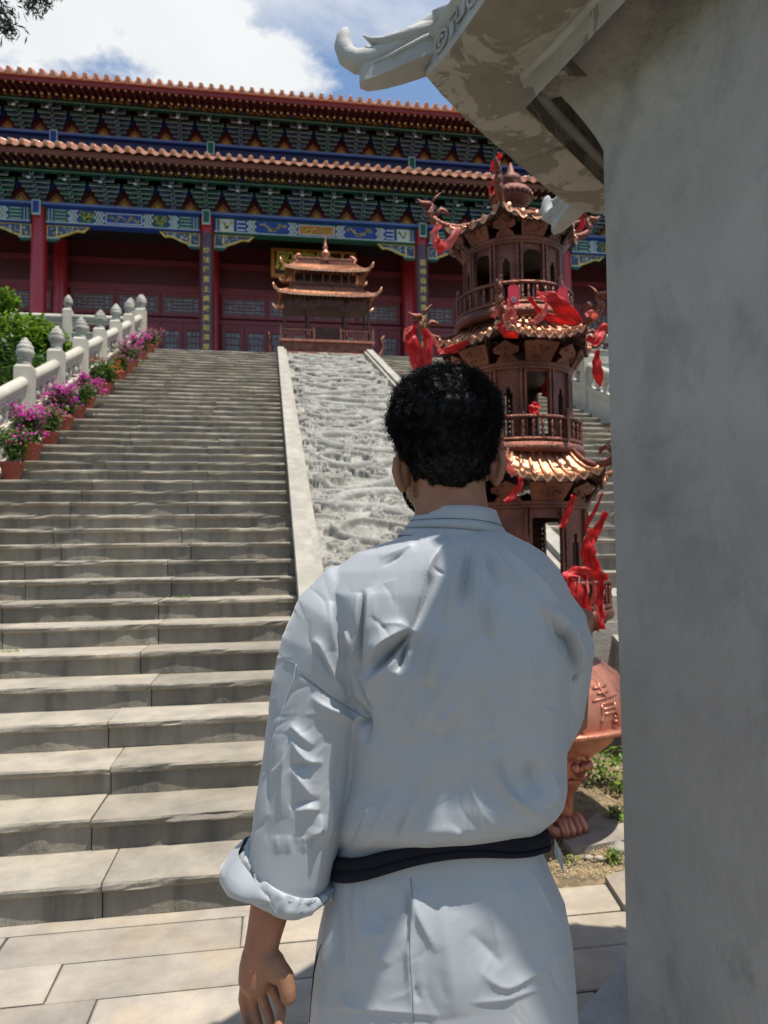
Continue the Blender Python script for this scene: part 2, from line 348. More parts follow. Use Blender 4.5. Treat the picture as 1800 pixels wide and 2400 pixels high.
# paving: rows of stone slabs, each its own piece
pav = bpy.data.objects.new('paving', None); col.objects.link(pav); tag(pav, kind='structure')
g = B('joint'); g.box(-5, 6, -4.0, 3.00, -0.05, -0.012); g.build('paving_bed', parent=pav)
def slab(parent, x0, x1, y0, y1, z=0.0, name='slab', mat='paving', th=0.03, ang=0.0):
    b = B(mat); j = lambda: random.uniform(-0.003, 0.003); e = 0.003
    cx, cy = (x0+x1)/2, (y0+y1)/2; dz = random.uniform(-0.002, 0.002)
    pts = [(x0+e+j(), y0+e+j()), (x1-e+j(), y0+e+j()), (x1-e+j(), y1-e+j()), (x0+e+j(), y1-e+j())]
    ins = [(p[0]+(0.006 if p[0] < cx else -0.006), p[1]+(0.006 if p[1] < cy else -0.006)) for p in pts]
    vs = [(p[0]-cx, p[1]-cy, -th) for p in pts]+[(p[0]-cx, p[1]-cy, dz-0.004) for p in pts]+[(p[0]-cx, p[1]-cy, dz) for p in ins]
    fs = [(0, 1, 5, 4), (1, 2, 6, 5), (2, 3, 7, 6), (3, 0, 4, 7), (4, 5, 9, 8), (5, 6, 10, 9), (6, 7, 11, 10), (7, 4, 8, 11), (8, 9, 10, 11)]
    b.add(vs, fs); o = b.build(name, parent=parent, local=True); o.location = Vector((cx, cy, z))-world_loc(parent); return o
rows = [3.00, 2.775, 2.545, 2.30, 2.02, 1.72, 1.40, 1.06, 0.7, 0.3, -0.2, -0.8]
offs = [0.10, 0.46, 0.80, 0.2, 0.6, 0.05, 0.5, 0.3, 0.7, 0.1, 0.4, 0.0]
slab(pav, -3.2, 0.8, 3.004, 3.11)
for i in range(len(rows)-1):
    x = -3.6+offs[i]*0.9
    while x < 3.2:
        L = random.uniform(0.72, 0.98)
        slab(pav, x, x+L, rows[i+1], rows[i]); x += L
# stairs
STEP_MESH = {}
def step_piece(parent, x0, x1, n, extra=0.0):
    L = x1-x0-0.006; key = round(L, 2)
    b = B('step_stone'); h = L/2; k_far = n > 14; prof = [(0.022, 0), (0.022, 0.100), (0.004, 0.108), (0.0, 0.114), (0.0, 0.130), (0.007, 0.14), (RUN+0.03, 0.14), (RUN+0.03, 0.0)]
    k = 8 if k_far else 22; vs = []; fs = []; ph = random.uniform(0, 6)
    for i in range(k+1):
        x = -h+L*i/k
        for q, (y, z) in enumerate(prof):
            wy = 0.0045*math.sin(x*7+ph+q)+random.uniform(-0.0012, 0.0014)+(0.010*max(0, mnoise.noise(Vector((x*6+ph*9, q*.6, ph)))-.25)*4 if q >= 2 else 0) if q < 6 else 0
            wz = random.uniform(-0.0010, 0.0008)-0.020*max(0, mnoise.noise(Vector((x*6+ph*9, 4, ph)))-.30) if 2 <= q < 6 else 0
            vs.append((x, y+wy, z+wz))
    m = len(prof)
    for i in range(k):
        for q in range(m): fs.append((i*m+q, (i+1)*m+q, (i+1)*m+(q+1) % m, i*m+(q+1) % m))
    fs.append(tuple(range(m))); fs.append(tuple(k*m+q for q in range(m))[::-1])
    b.add(vs, fs); o = b.build('step_stone', parent=parent, local=True)
    o.location = Vector(((x0+x1)/2, Y0+(n-1)*RUN+random.uniform(-0.004, 0.004), (n-1)*RISE+random.uniform(-0.003, 0.003)))-world_loc(parent)
    o.rotation_euler = (random.uniform(-0.004, 0.004), random.uniform(-0.0025, 0.0025), random.uniform(-0.003, 0.003)); return o
def flight(name, xa, xb, joints, par):
    o = bpy.data.objects.new(name, None); col.objects.link(o); tag(o, kind='structure')
    b = B('joint'); pts = [(xa+.01, Y0+0.05, -0.05)]
    for n in range(1, NS+1): pts += [(xa+.01, Y0+(n-1)*RUN+0.06, (n-1)*RISE-0.02), (xa+.01, Y0+(n-1)*RUN+0.06, n*RISE-0.02)]
    pts += [(xa+.01, Ytop+0.6, Ztop-0.02), (xa+.01, Ytop+0.6, -0.05)]
    b.prism(pts, (xb-xa-0.02, 0, 0)); b.build('step_core', parent=o)
    for n in range(1, NS+1):
        js = [xa]+[j+random.uniform(-0.05, 0.05)+(0.10 if n % 2 else -0.02)*(1 if random.random() < .5 else 0.2) for j in joints]+[xb]
        for a, c in zip(js, js[1:]): step_piece(o, a, c, n)
    return o
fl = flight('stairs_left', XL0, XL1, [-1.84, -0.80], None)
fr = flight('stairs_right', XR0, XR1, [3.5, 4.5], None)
# cheek walls that close the flights on the garden side
b = B('marble_grey')
for (x, s) in ((XL1, 1), (XR0, -1)):
    pts = [(x, Y0+0.03, -0.05), (x, Ytop, -0.05), (x, Ytop, Ztop-0.15), (x, Y0+0.03, 0.0)]
    b.prism(pts, (0.06*s, 0, 0))
tag(b.build('stair_cheek_wall'), kind='structure')
# terrace on top and hall platform
t = bpy.data.objects.new('terrace', None); col.objects.link(t); tag(t, kind='structure')
b = B('border'); b.box(-30, XL0-0.25, Ytop+0.3, 40, -0.05, Ztop-0.004); b.box(XR1+0.25, 34, Ytop+0.3, 40, -0.05, Ztop-0.004); b.box(XL0-0.25, XR1+0.25, Ytop+0.36, 40, -0.05, Ztop-0.01); b.build('terrace_block', parent=t)
b = B('border'); b.box(-13.5, 16.5, 21.3, 26, Ztop-0.005, 6.78); b.build('hall_platform', parent=t)
# ================================================================== CARVED RAMP
ramp = thing('carved_ramp', 'sloping stone ramp carved with dragons and clouds, running up between the two stair flights', 'stone ramp', (XL1, 5.0, 0.9))
sl = math.atan2(RISE, RUN); ry0, ry1 = 4.98, Ytop+0.15
def ramp_z(y, lift=0.0): return (y-Y0)/RUN*RISE+RISE+lift
b = B('border')
# bed under the carving, closed front
b.prism([(XL1, ry0, -0.05), (XL1, ry1, -0.05), (XL1, ry1, ramp_z(ry1, -0.06)), (XL1, ry0, ramp_z(ry0, -0.06))], (XR0-XL1, 0, 0)); b.build('ramp_body', parent=ramp)
for (xa, xb) in ((XL1, XL1+0.15), (XR0-0.15, XR0)):
    y = ry0; k = 0
    while y < ry1-0.1:
        L = 1.12*(1+0.15*math.sin(k*2.1)); y2 = min(y+L, ry1); b = B('border')
        w0 = 0.006
        b.prism([(xa, y+w0, ramp_z(y+w0, -0.50)), (xa, y2-w0, ramp_z(y2-w0, -0.50)), (xa, y2-w0, ramp_z(y2, 0.13)), (xa, y+w0, ramp_z(y, 0.13))], (xb-xa, 0, 0))
        b.build('border_stone', parent=ramp); y = y2; k += 1
    # inner thin moulding
for (xa, xb) in ((XL1+0.154, XL1+0.21), (XR0-0.21, XR0-0.154)):
    b = B('border'); b.prism([(xa, ry0+0.02, ramp_z(ry0, -0.3)), (xa, ry1, ramp_z(ry1, -0.3)), (xa, ry1, ramp_z(ry1, 0.075)), (xa, ry0+0.02, ramp_z(ry0, 0.075))], (xb-xa, 0, 0)); b.build('moulding', parent=ramp)
# relief height field
RW = XR0-XL1-0.42; RL = (ry1-ry0)/math.cos(sl); nu, nv = 170, 1180
du, dv = RW/(nu-1), RL/(nv-1); H = np.zeros((nv, nu), np.float32)
def stamp(u, v, r, h, mode='max'):
    i0, i1 = max(0, int((v-r)/dv)), min(nv, int((v+r)/dv)+2); j0, j1 = max(0, int((u-r)/du)), min(nu, int((u+r)/du)+2)
    if i0 >= i1 or j0 >= j1: return
    vv, uu = np.mgrid[i0:i1, j0:j1]; d2 = ((vv*dv-v)**2+(uu*du-u)**2)/(r*r)
    hh = h*np.sqrt(np.clip(1-d2, 0, 1))
    H[i0:i1, j0:j1] = np.maximum(H[i0:i1, j0:j1], hh)
def snake(pts, r0, r1, h, scales=True, n=260):
    P = np.array(pts, float); m = len(P)
    ts = np.linspace(0, m-1.001, n)
    for q, t in enumerate(ts):
        i = int(t); f = t-i; p0, p1, p2, p3 = P[max(i-1, 0)], P[i], P[min(i+1, m-1)], P[min(i+2, m-1)]
        p = 0.5*((2*p1)+(-p0+p2)*f+(2*p0-5*p1+4*p2-p3)*f*f+(-p0+3*p1-3*p2+p3)*f**3)
        s = q/n; r = r0+(r1-r0)*abs(2*s-0.8)**1.4
        hh = h*(1+(0.05*math.sin(q*1.9) if scales else 0)); stamp(p[0], p[1], r, hh)
def dragon(v0, flip):
    f = (lambda u: RW-u) if flip else (lambda u: u)
    J = lambda s=0.08: random.uniform(-s, s)*1.9
    pts = [(f(0.16+J()), v0+0.12), (f(0.45+J()), v0-0.08+J()), (f(0.9+J()), v0+0.12+J()), (f(1.35+J()), v0+0.34+J()), (f(1.66), v0+0.62+J()), (f(1.45+J()), v0+0.92), (f(0.95+J()), v0+0.82+J()), (f(0.5+J()), v0+0.72+J()), (f(0.2), v0+0.95+J()), (f(0.42), v0+1.25+J()), (f(0.85+J()), v0+1.18)]
    snake(pts, 0.080, 0.035, 0.050, n=420)
    hx, hv = f(0.18), v0+0.16
    stamp(hx, hv, 0.12, 0.062); stamp(hx+0.03, hv-0.12, 0.07, 0.055)
    for k in range(7):
        a = random.uniform(0, 2*PI); snake([(hx, hv), (hx+0.12*math.cos(a), hv+0.12*math.sin(a)), (hx+0.2*math.cos(a+.6), hv+0.22*math.sin(a+.6)), (hx+0.24*math.cos(a+1.2), hv+0.26*math.sin(a+1.2))], 0.022, 0.008, 0.07, False, 50)
    for (q, s) in ((2, 1), (4, -1), (6, 1), (8, -1)):
        bu, bv = pts[q]; a = random.uniform(0, 2*PI)
        e = (bu+0.26*math.cos(a), bv+0.2*math.sin(a)); snake([(bu, bv), (bu+.14*math.cos(a+.5), bv+.14*math.sin(a+.5)), e], 0.04, 0.03, 0.06, True, 60)
        for c in (-0.7, 0, 0.7, 1.4): snake([e, (e[0]+.09*math.cos(a+c), e[1]+.09*math.sin(a+c)), (e[0]+.12*math.cos(a+c+.5), e[1]+.13*math.sin(a+c+.5))], 0.02, 0.008, 0.055, False, 24)
v = 0.55; k = 0
while v < RL-1.2: dragon(v, k % 2 == 1); v += random.uniform(1.15, 1.45); k += 1
for k in range(150):   # clouds: small spirals and tails
    u, v_ = random.uniform(0.05, RW-0.05), random.uniform(0.1, RL-0.1); a0 = random.uniform(0, 6); s = random.choice((-1, 1)); R = random.uniform(0.05, 0.11)
    for q in range(46):
        a = a0+s*q*0.16; rr = R*(1-q/52); stamp(u+rr*math.cos(a), v_+rr*math.sin(a), 0.019, 0.036)
    for q in range(30):
        stamp(u+R*math.cos(a0)+s*q*0.009, v_+R*math.sin(a0)+0.03*math.sin(q*0.18+a0), 0.018*(1-q/34)+0.004, 0.034)
for k in range(230):    # manes, flames, claws and cloud tails between the bodies
    u, v_ = random.uniform(0.0, RW), random.uniform(0.0, RL); a = random.choice((0, PI))+random.gauss(0, .55); L = random.uniform(.10, .34); cv = random.uniform(-2.2, 2.2); pts = [(u, v_)]
    for q in range(4): pts.append((pts[-1][0]+L/4*math.cos(a), pts[-1][1]+L/4*math.sin(a))); a += cv*.35
    snake(pts, random.uniform(.014, .034), .010, random.uniform(.030, .058), False, 40)
for k in range(60):
    u, v_ = random.uniform(0.1, RW-0.1), random.uniform(0.1, RL-0.1)
    for q in range(5): stamp(u+random.uniform(-.06, .06), v_+random.uniform(-.04, .04), random.uniform(.02, .045), random.uniform(.02, .045))
# waves at foot and top
for k in range(9):
    snake([(k*RW/8-.12, .12), (k*RW/8-.05, .26), (k*RW/8+.03, .3+.05*(k%3)), (k*RW/8+.08, .22)], .035, .02, .07, True, 60)
Rg = np.zeros((nv//3+2, nu//3+2), np.float32)
for i in range(Rg.shape[0]):
    for j in range(Rg.shape[1]):
        x, y = j*3*du, i*3*dv; wx = mnoise.noise(Vector((x*2.6, y*1.9, 3)))*.55; wy = mnoise.noise(Vector((x*2.6, y*1.9, 9)))*.55
        Rg[i, j] = (1-abs(mnoise.noise(Vector(((x+wx)*4.2, (y+wy)*6.5, 0))))*2.6)+.5*(1-abs(mnoise.noise(Vector(((x+wx)*10, (y+wy)*15, 4))))*2.6)
ii = np.arange(nv)/3; jj = np.arange(nu)/3; i0 = ii.astype(int); j0 = jj.astype(int); fi = (ii-i0)[:, None]; fj = (jj-j0)[None, :]
Rb = (Rg[i0][:, j0]*(1-fi)+Rg[i0+1][:, j0]*fi)*(1-fj)+(Rg[i0][:, j0+1]*(1-fi)+Rg[i0+1][:, j0+1]*fi)*fj
H = np.maximum(H, np.clip(Rb-.35, 0, 1)**1.5*.022)
# scales on the high rolls
sc_u, sc_v = np.arange(nu)[None, :]*du, np.arange(nv)[:, None]*dv
H += np.where(H > .03, .0030*np.abs(np.sin(sc_u*95+sc_v*60)*np.sin(sc_u*-70+sc_v*95)), 0)
H += 0.0012*rng.standard_normal(H.shape).astype(np.float32)
uu = XL1+0.21+np.arange(nu)*du; vv = np.arange(nv)*dv
YY = ry0+0.02+vv*math.cos(sl); ZZ = ramp_z(ry0, -0.03)+vv*math.sin(sl)
V = np.zeros((nv, nu, 3), np.float32); V[..., 0] = uu[None, :]; H *= 1.85; H = np.maximum(H, 0.0)
V[..., 1] = YY[:, None]-H*math.sin(sl); V[..., 2] = ZZ[:, None]-0.02+H*math.cos(sl)
idx = np.arange(nu*nv).reshape(nv, nu); F = np.stack([idx[:-1, :-1], idx[:-1, 1:], idx[1:, 1:], idx[1:, :-1]], -1).reshape(-1, 4)
npmesh('carved_panel', V.reshape(-1, 3), F, 'relief', ramp, off=ramp.location)

# ================================================================== STONE BALUSTRADES
def post_mesh(h=0.98, w=0.10, hh=0.36):
    b = B('marble'); b.prism([(-w, -w, -0.25), (w, -w, -0.25), (w, w, -0.25), (-w, w, -0.25)], (0, 0, h+0.25-0.02))
    vs = [(-w, -w, h-0.02), (w, -w, h-0.02), (w, w, h-0.02), (-w, w, h-0.02)]; q = w*0.75
    b.add(vs+[(-q, -q, h+0.015), (q, -q, h+0.015), (q, q, h+0.015), (-q, q, h+0.015)], [(0, 1, 5, 4), (1, 2, 6, 5), (2, 3, 7, 6), (3, 0, 4, 7), (4, 5, 6, 7)])
    for sx in (-1, 1): b.box(sx*(w+0.002)-0.004, sx*(w+0.002)+0.004, -w*0.62, w*0.62, 0.1, h-0.14)
    b.box(-w*0.62, w*0.62, -w-0.006, -w+0.002, 0.1, h-0.14)
    me1 = b.mesh('post'); b = B('marble_grey'); z = h+0.01
    pr = [(0.072, 0), (0.082, 0.015), (0.082, 0.03), (0.068, 0.045), (0.085, 0.06), (0.085, 0.075), (0.072, 0.088), (0.098, 0.115), (0.112, 0.15), (0.112, 0.18), (0.098, 0.205), (0.106, 0.222), (0.098, 0.245), (0.072, 0.262), (0.076, 0.275), (0.066, 0.298), (0.036, 0.312), (0.040, 0.325), (0.026, 0.345), (0.0, 0.357)]
    b.lathe([(r*w/0.105, zz*hh/0.36+z) for r, zz in pr], n=20, closed=False); return me1, b.mesh('finial')
PM, FM = post_mesh()
def baluster_mesh():
    b = B('marble_grey'); b.lathe([(0.05, 0), (0.058, 0.02), (0.05, 0.04), (0.030, 0.05), (0.055, 0.08), (0.066, 0.12), (0.06, 0.17), (0.036, 0.2), (0.05, 0.215), (0.05, 0.235), (0.032, 0.25), (0.03, 0.27)], n=14, closed=False); return b.mesh('baluster')
BM = baluster_mesh()
def balustrade(name, label, pts, flipx=1):
    """pts: list of post foot points; panels between follow the line"""
    root = thing(name, label, 'balustrade', pts[0])
    for p in pts:
        o = inst('post', PM, root, p); f = bpy.data.objects.new('finial', FM); col.objects.link(f); f.parent = o
    for a, c in zip(pts, pts[1:]):
        a = Vector(a); c = Vector(c); d = c-a; hd = Vector((d.x, d.y, 0)).normalized(); s = d.z/math.hypot(d.x, d.y); side = Vector((hd.y, -hd.x, 0))
        L = math.hypot(d.x, d.y); x0, x1 = 0.10, L-0.10
        P = lambda x, z, y=0.0: a+hd*x+Vector((0, 0, s*x+z))+side*y
        def sheet(mb, x0, x1, z0, z1, hw): mb.prism([P(x0, z0, -hw), P(x1, z0, -hw), P(x1, z1, -hw), P(x0, z1, -hw)], side*(2*hw))
        b = B('marble'); sheet(b, x0, x1, -0.1, 0.40, 0.055); sheet(b, x0, x1, 0.40, 0.44, 0.078)
        sheet(b, x0+0.08, x1-0.08, 0.06, 0.07, 0.066); sheet(b, x0+0.08, x1-0.08, 0.32, 0.33, 0.066); b.build('panel', parent=root)
        b = B('marble'); b.tube([P(x0, 0.80), P((x0+x1)/2, 0.80), P(x1, 0.80)], 0.075, 12, up=(0, 0, 1)); sheet(b, x0, x1, 0.715, 0.745, 0.055); sheet(b, x0, x1, 0.655, 0.70, 0.04); b.build('handrail', parent=root)
        for fx in (0.27, 0.73):
            q = x0+(x1-x0)*fx; inst('baluster', BM, root, P(q, 0.44), scale=(1, 1, 0.84))
        for fx in (0.04, 0.5, 0.96):   # carved cloud brackets between balusters
            q = x0+(x1-x0)*fx; b = B('marble')
            b.prism([P(q-0.085, 0.66, -0.03), P(q+0.085, 0.66, -0.03), P(q+0.06, 0.60, -0.03), P(q+0.035, 0.59, -0.03), P(q+0.03, 0.52, -0.03), P(q-0.03, 0.52, -0.03), P(q-0.035, 0.59, -0.03), P(q-0.06, 0.60, -0.03)], side*0.06)
            if fx == 0.5: b.prism([P(q-0.028, 0.44, -0.028), P(q+0.028, 0.44, -0.028), P(q+0.022, 0.53, -0.028), P(q-0.022, 0.53, -0.028)], side*0.056)
            b.build('carved_bracket', parent=root)
    return root
def sz(y): return (y-Y0)/RUN*RISE+RISE*0.6
ys = [9.36-1.31*5+1.31*k for k in range(0, 12)]
balustrade('stone_balustrade', 'pale stone balustrade climbing the left side of the stairs behind the flower pots', [(-2.98, y, sz(y)) for y in ys if y > 3.0]+[(-2.98, Ytop+0.15, Ztop)])
balustrade('stone_balustrade', 'stone balustrade on the right side of the far stairs, seen beside the tall burner', [(5.62, y, sz(y)) for y in ys if y > 3.0]+[(5.62, Ytop+0.15, Ztop)])
balustrade('stone_balustrade', 'level stone balustrade along the terrace edge behind the green shrubs', [(x, Ytop+0.40, Ztop) for x in (-13.5, -11.74, -9.98, -8.22, -6.46, -4.70, -3.28)])
balustrade('stone_balustrade', 'level stone balustrade on the terrace edge right of the far stairs', [(7.4+1.8*k, Ytop+0.36, Ztop) for k in range(4)])
b = B('marble')   # string walls that carry the balustrades
for (xa, xb) in ((-3.10, XL0-0.004), (XR1+0.004, 5.75)): b.prism([(xa, Y0-0.1, -0.05), (xa, Ytop+0.3, -0.05), (xa, Ytop+0.3, Ztop+0.0), (xa, Y0-0.1, 0.1)], (xb-xa, 0, 0))
tag(b.build('stair_side_wall'), kind='structure')

# ================================================================== TEMPLE HALL
hall = thing('temple_hall', 'large red temple hall with two tiers of orange tiled eaves and painted brackets', 'temple', (1.5, 22.5, 6.3))
COLX = [-11.74, -6.82, -1.90, 4.90, 9.82, 14.74]
ZF = 6.78
XA, XB = -12.6, 15.6
def part(b, name, parent=hall): return b.build(name, parent=parent)
# columns
cm = B('wood_red'); cm.lathe([(0.235, 0), (0.24, 2.0), (0.225, 11.93-ZF)], n=28, closed=False); CM = cm.mesh('column')
cb_ = B('border'); cb_.lathe([(0.36, -0.02), (0.36, 0.05), (0.33, 0.12), (0.26, 0.14)], n=24); CB = cb_.mesh('column_base')
for x in COLX:
    for y in (22.5, 24.75):
        o = inst('column', CM, hall, (x, y, ZF)); f = bpy.data.objects.new('column_base', CB); col.objects.link(f); f.parent = o
# back wall, ceiling, upper wall
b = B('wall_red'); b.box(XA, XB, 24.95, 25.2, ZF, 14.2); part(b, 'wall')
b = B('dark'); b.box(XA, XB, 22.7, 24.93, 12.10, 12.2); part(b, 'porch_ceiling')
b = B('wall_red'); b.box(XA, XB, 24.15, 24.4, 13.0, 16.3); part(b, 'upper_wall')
for x in (XA, XB-0.2):
    b = B('wall_red'); b.box(x, x+0.2, 25.2, 33, ZF, 15); part(b, 'side_wall')
b = B('door_red'); b.box(XA, XB, 24.86, 24.95, 9.36, 9.50); b.box(XA, XB, 24.86, 24.95, 10.38, 10.62); b.box(XA, XB, 24.86, 24.95, 11.3, 11.5); part(b, 'wall_rail')
# doors and transom windows with lattice
def lattice(w, h, mat, kind):
    b = B(mat); t = 0.022; y0, y1 = -0.03, 0.0
    bar = lambda x0, x1, z0, z1: b.box(x0, x1, y0, y1, z0, z1)
    bar(0, w, 0, t), bar(0, w, h-t, h), bar(0, t, 0, h), bar(w-t, w, 0, h)
    if kind == 'window':
        for f in (0.33, 0.67): bar(0, w*0.22, h*f-t/2, h*f+t/2), bar(w*0.78, w, h*f-t/2, h*f+t/2)
        for f in (0.22, 0.78): bar(w*f-t/2, w*f+t/2, h*0.12, h*0.88)
        for f in (0.12, 0.30, 0.5, 0.70, 0.88): bar(w*0.22 if f not in (.12, .88) else w*.08, w*0.78 if f not in (.12, .88) else w*.92, h*f-t/2, h*f+t/2)
        for f in (0.36, 0.5, 0.64): bar(w*f-t/2, w*f+t/2, 0 if f == .5 else h*.3, h if f == .5 else h*.7)
        for f in (0.08, 0.92): bar(w*f-t/2, w*f+t/2, h*0.12, h*0.88)
    else:
        for f in (0.14, 0.32, 0.5, 0.68, 0.86): bar(0 if f in (.32, .68) else w*.15, w if f in (.32, .68) else w*.85, h*f-t/2, h*f+t/2)
        for f in (0.15, 0.38, 0.62, 0.85): bar(w*f-t/2, w*f+t/2, h*(.14 if f in (.15, .85) else 0), h*(.86 if f in (.15, .85) else 1))
    return b.mesh('lattice')
LW = lattice(1.22, 0.60, 'door_red', 'window'); LD = lattice(0.50, 1.35, 'door_red', 'door')
bp = B('pane'); bp.box(0, 1.22, 0.004, 0.02, 0, 0.60); PW = bp.mesh('pane'); bp = B('pane'); bp.box(0, 0.50, 0.004, 0.02, 0, 1.35); PD = bp.mesh('pane')
def frame(w, h, ow, oh, ox, oz, mat='door_red'):
    b = B(mat); y0, y1 = -0.05, 0.03
    b.box(0, ox, y0, y1, 0, h); b.box(ox+ow, w, y0, y1, 0, h); b.box(ox, ox+ow, y0, y1, 0, oz); b.box(ox, ox+ow, y0, y1, oz+oh, h); return b
fd = frame(0.70, 2.50, 0.50, 1.35, 0.10, 0.90); fd.box(0.14, 0.56, -0.062, -0.05, 0.12, 0.34); fd.box(0.14, 0.56, -0.062, -0.05, 0.42, 0.80); fd.box(0.12, 0.58, -0.062, -0.05, 2.30, 2.44); FD = fd.mesh('door')
fw = frame(1.38, 0.80, 1.22, 0.60, 0.08, 0.10); FW = fw.mesh('window')
def sub(name, me, par, loc):
    o = bpy.data.objects.new(name, me); col.objects.link(o); o.parent = par; o.location = loc; return o
for i in range(5):
    x0, x1 = COLX[i]+0.28, COLX[i+1]-0.28; W = x1-x0; nd = 8 if i == 2 else 6; nw = 4 if i == 2 else 3
    for k in range(nd):
        wd = W/nd; o = inst('door', FD, hall, (x0+k*wd+0.01, 24.86, ZF+0.05), scale=((wd-0.02)/0.70, 1, 1)); sub('lattice', LD, o, (0.10, 0, 0.90)); sub('pane', PD, o, (0.10, 0, 0.90))
    for k in range(nw):
        wd = W/nw; o = inst('window', FW, hall, (x0+k*wd+0.01, 24.88, 9.56), scale=((wd-0.02)/1.38, 1, 1)); sub('lattice', LW, o, (0.08, 0, 0.10)); sub('pane', PW, o, (0.08, 0, 0.10))
# blue lintel above the beams, both storeys
for (dy, dz) in ((0, 0), (1.6, 3.1)):
    b = B('blue'); b.box(XA, XB, 22.22+dy, 22.75+dy, 11.93+dz, 12.03+dz); b.mat('blue_light'); b.box(XA, XB, 22.205+dy, 22.22+dy, 11.965+dz, 12.02+dz); part(b, 'lintel')
b = B('navy'); b.box(XA, XB, 23.95, 24.14, 14.3, 15.03); part(b, 'upper_beam')
# painted beams
def rib(b, pts, wd, y):    # flat painted stroke along (x,z) points, tapered
    n = len(pts); L = []; R = []
    for i, (x, z) in enumerate(pts):
        dx = pts[min(i+1, n-1)][0]-pts[max(i-1, 0)][0]; dz = pts[min(i+1, n-1)][1]-pts[max(i-1, 0)][1]; l = math.hypot(dx, dz) or 1
        t = wd*(0.45+0.55*math.sin(PI*min(max(i/(n-1), 0.08), 0.92))); L.append((x-dz/l*t, y, z+dx/l*t)); R.append((x+dz/l*t, y, z-dx/l*t))
    b.add(L+R, [(i, i+1, n+i+1, n+i) for i in range(n-1)])
def goldwork(b, x0, x1, z0, z1, y, mat='gold', dens=1.0):
    b.mat(mat); w_, h = x1-x0, z1-z0; cz = (z0+z1)/2; k = max(1, round(w_/(h*2.2)))
    for q in range(k):
        a = x0+w_*q/k; c = x0+w_*(q+1)/k; s = 1 if q < k/2 else -1
        rib(b, [(a+(c-a)*t, cz+s*0.30*h*math.sin(t*2*PI*1.5)*(1-0.3*t)) for t in np.linspace(0.06, 0.94, 26)], h*0.075, y)
        for j in range(int(26*dens)):
            t = random.uniform(0.05, 0.95); px = a+(c-a)*t; pz = cz+s*0.3*h*math.sin(t*2*PI*1.5); an = random.uniform(0, 2*PI); r = h*random.uniform(.12, .26)
            pts = [(px+r*u*math.cos(an+u*1.4), min(max(pz+r*u*math.sin(an+u*1.4), z0+.01), z1-.01)) for u in np.linspace(0, 1, 6)]
            rib(b, pts, h*0.04, y)
def zig(b, x, z0, z1, w_, y, mat, d=1):
    b.mat(mat); n = 4; h = (z1-z0)/n; A = []; C = []
    for i in range(n+1):
        o = 0.05*d*(1 if i % 2 else -1); A.append((x+o, y, z0+i*h)); C.append((x+o+w_, y, z0+i*h))
    b.add(A+C, [(i, n+1+i, n+2+i, i+1) for i in range(n)])
def rect(b, x0, x1, z0, z1, y, mat): b.mat(mat); b.add([(x0, y, z0), (x1, y, z0), (x1, y, z1), (x0, y, z1)], [(0, 1, 2, 3)])
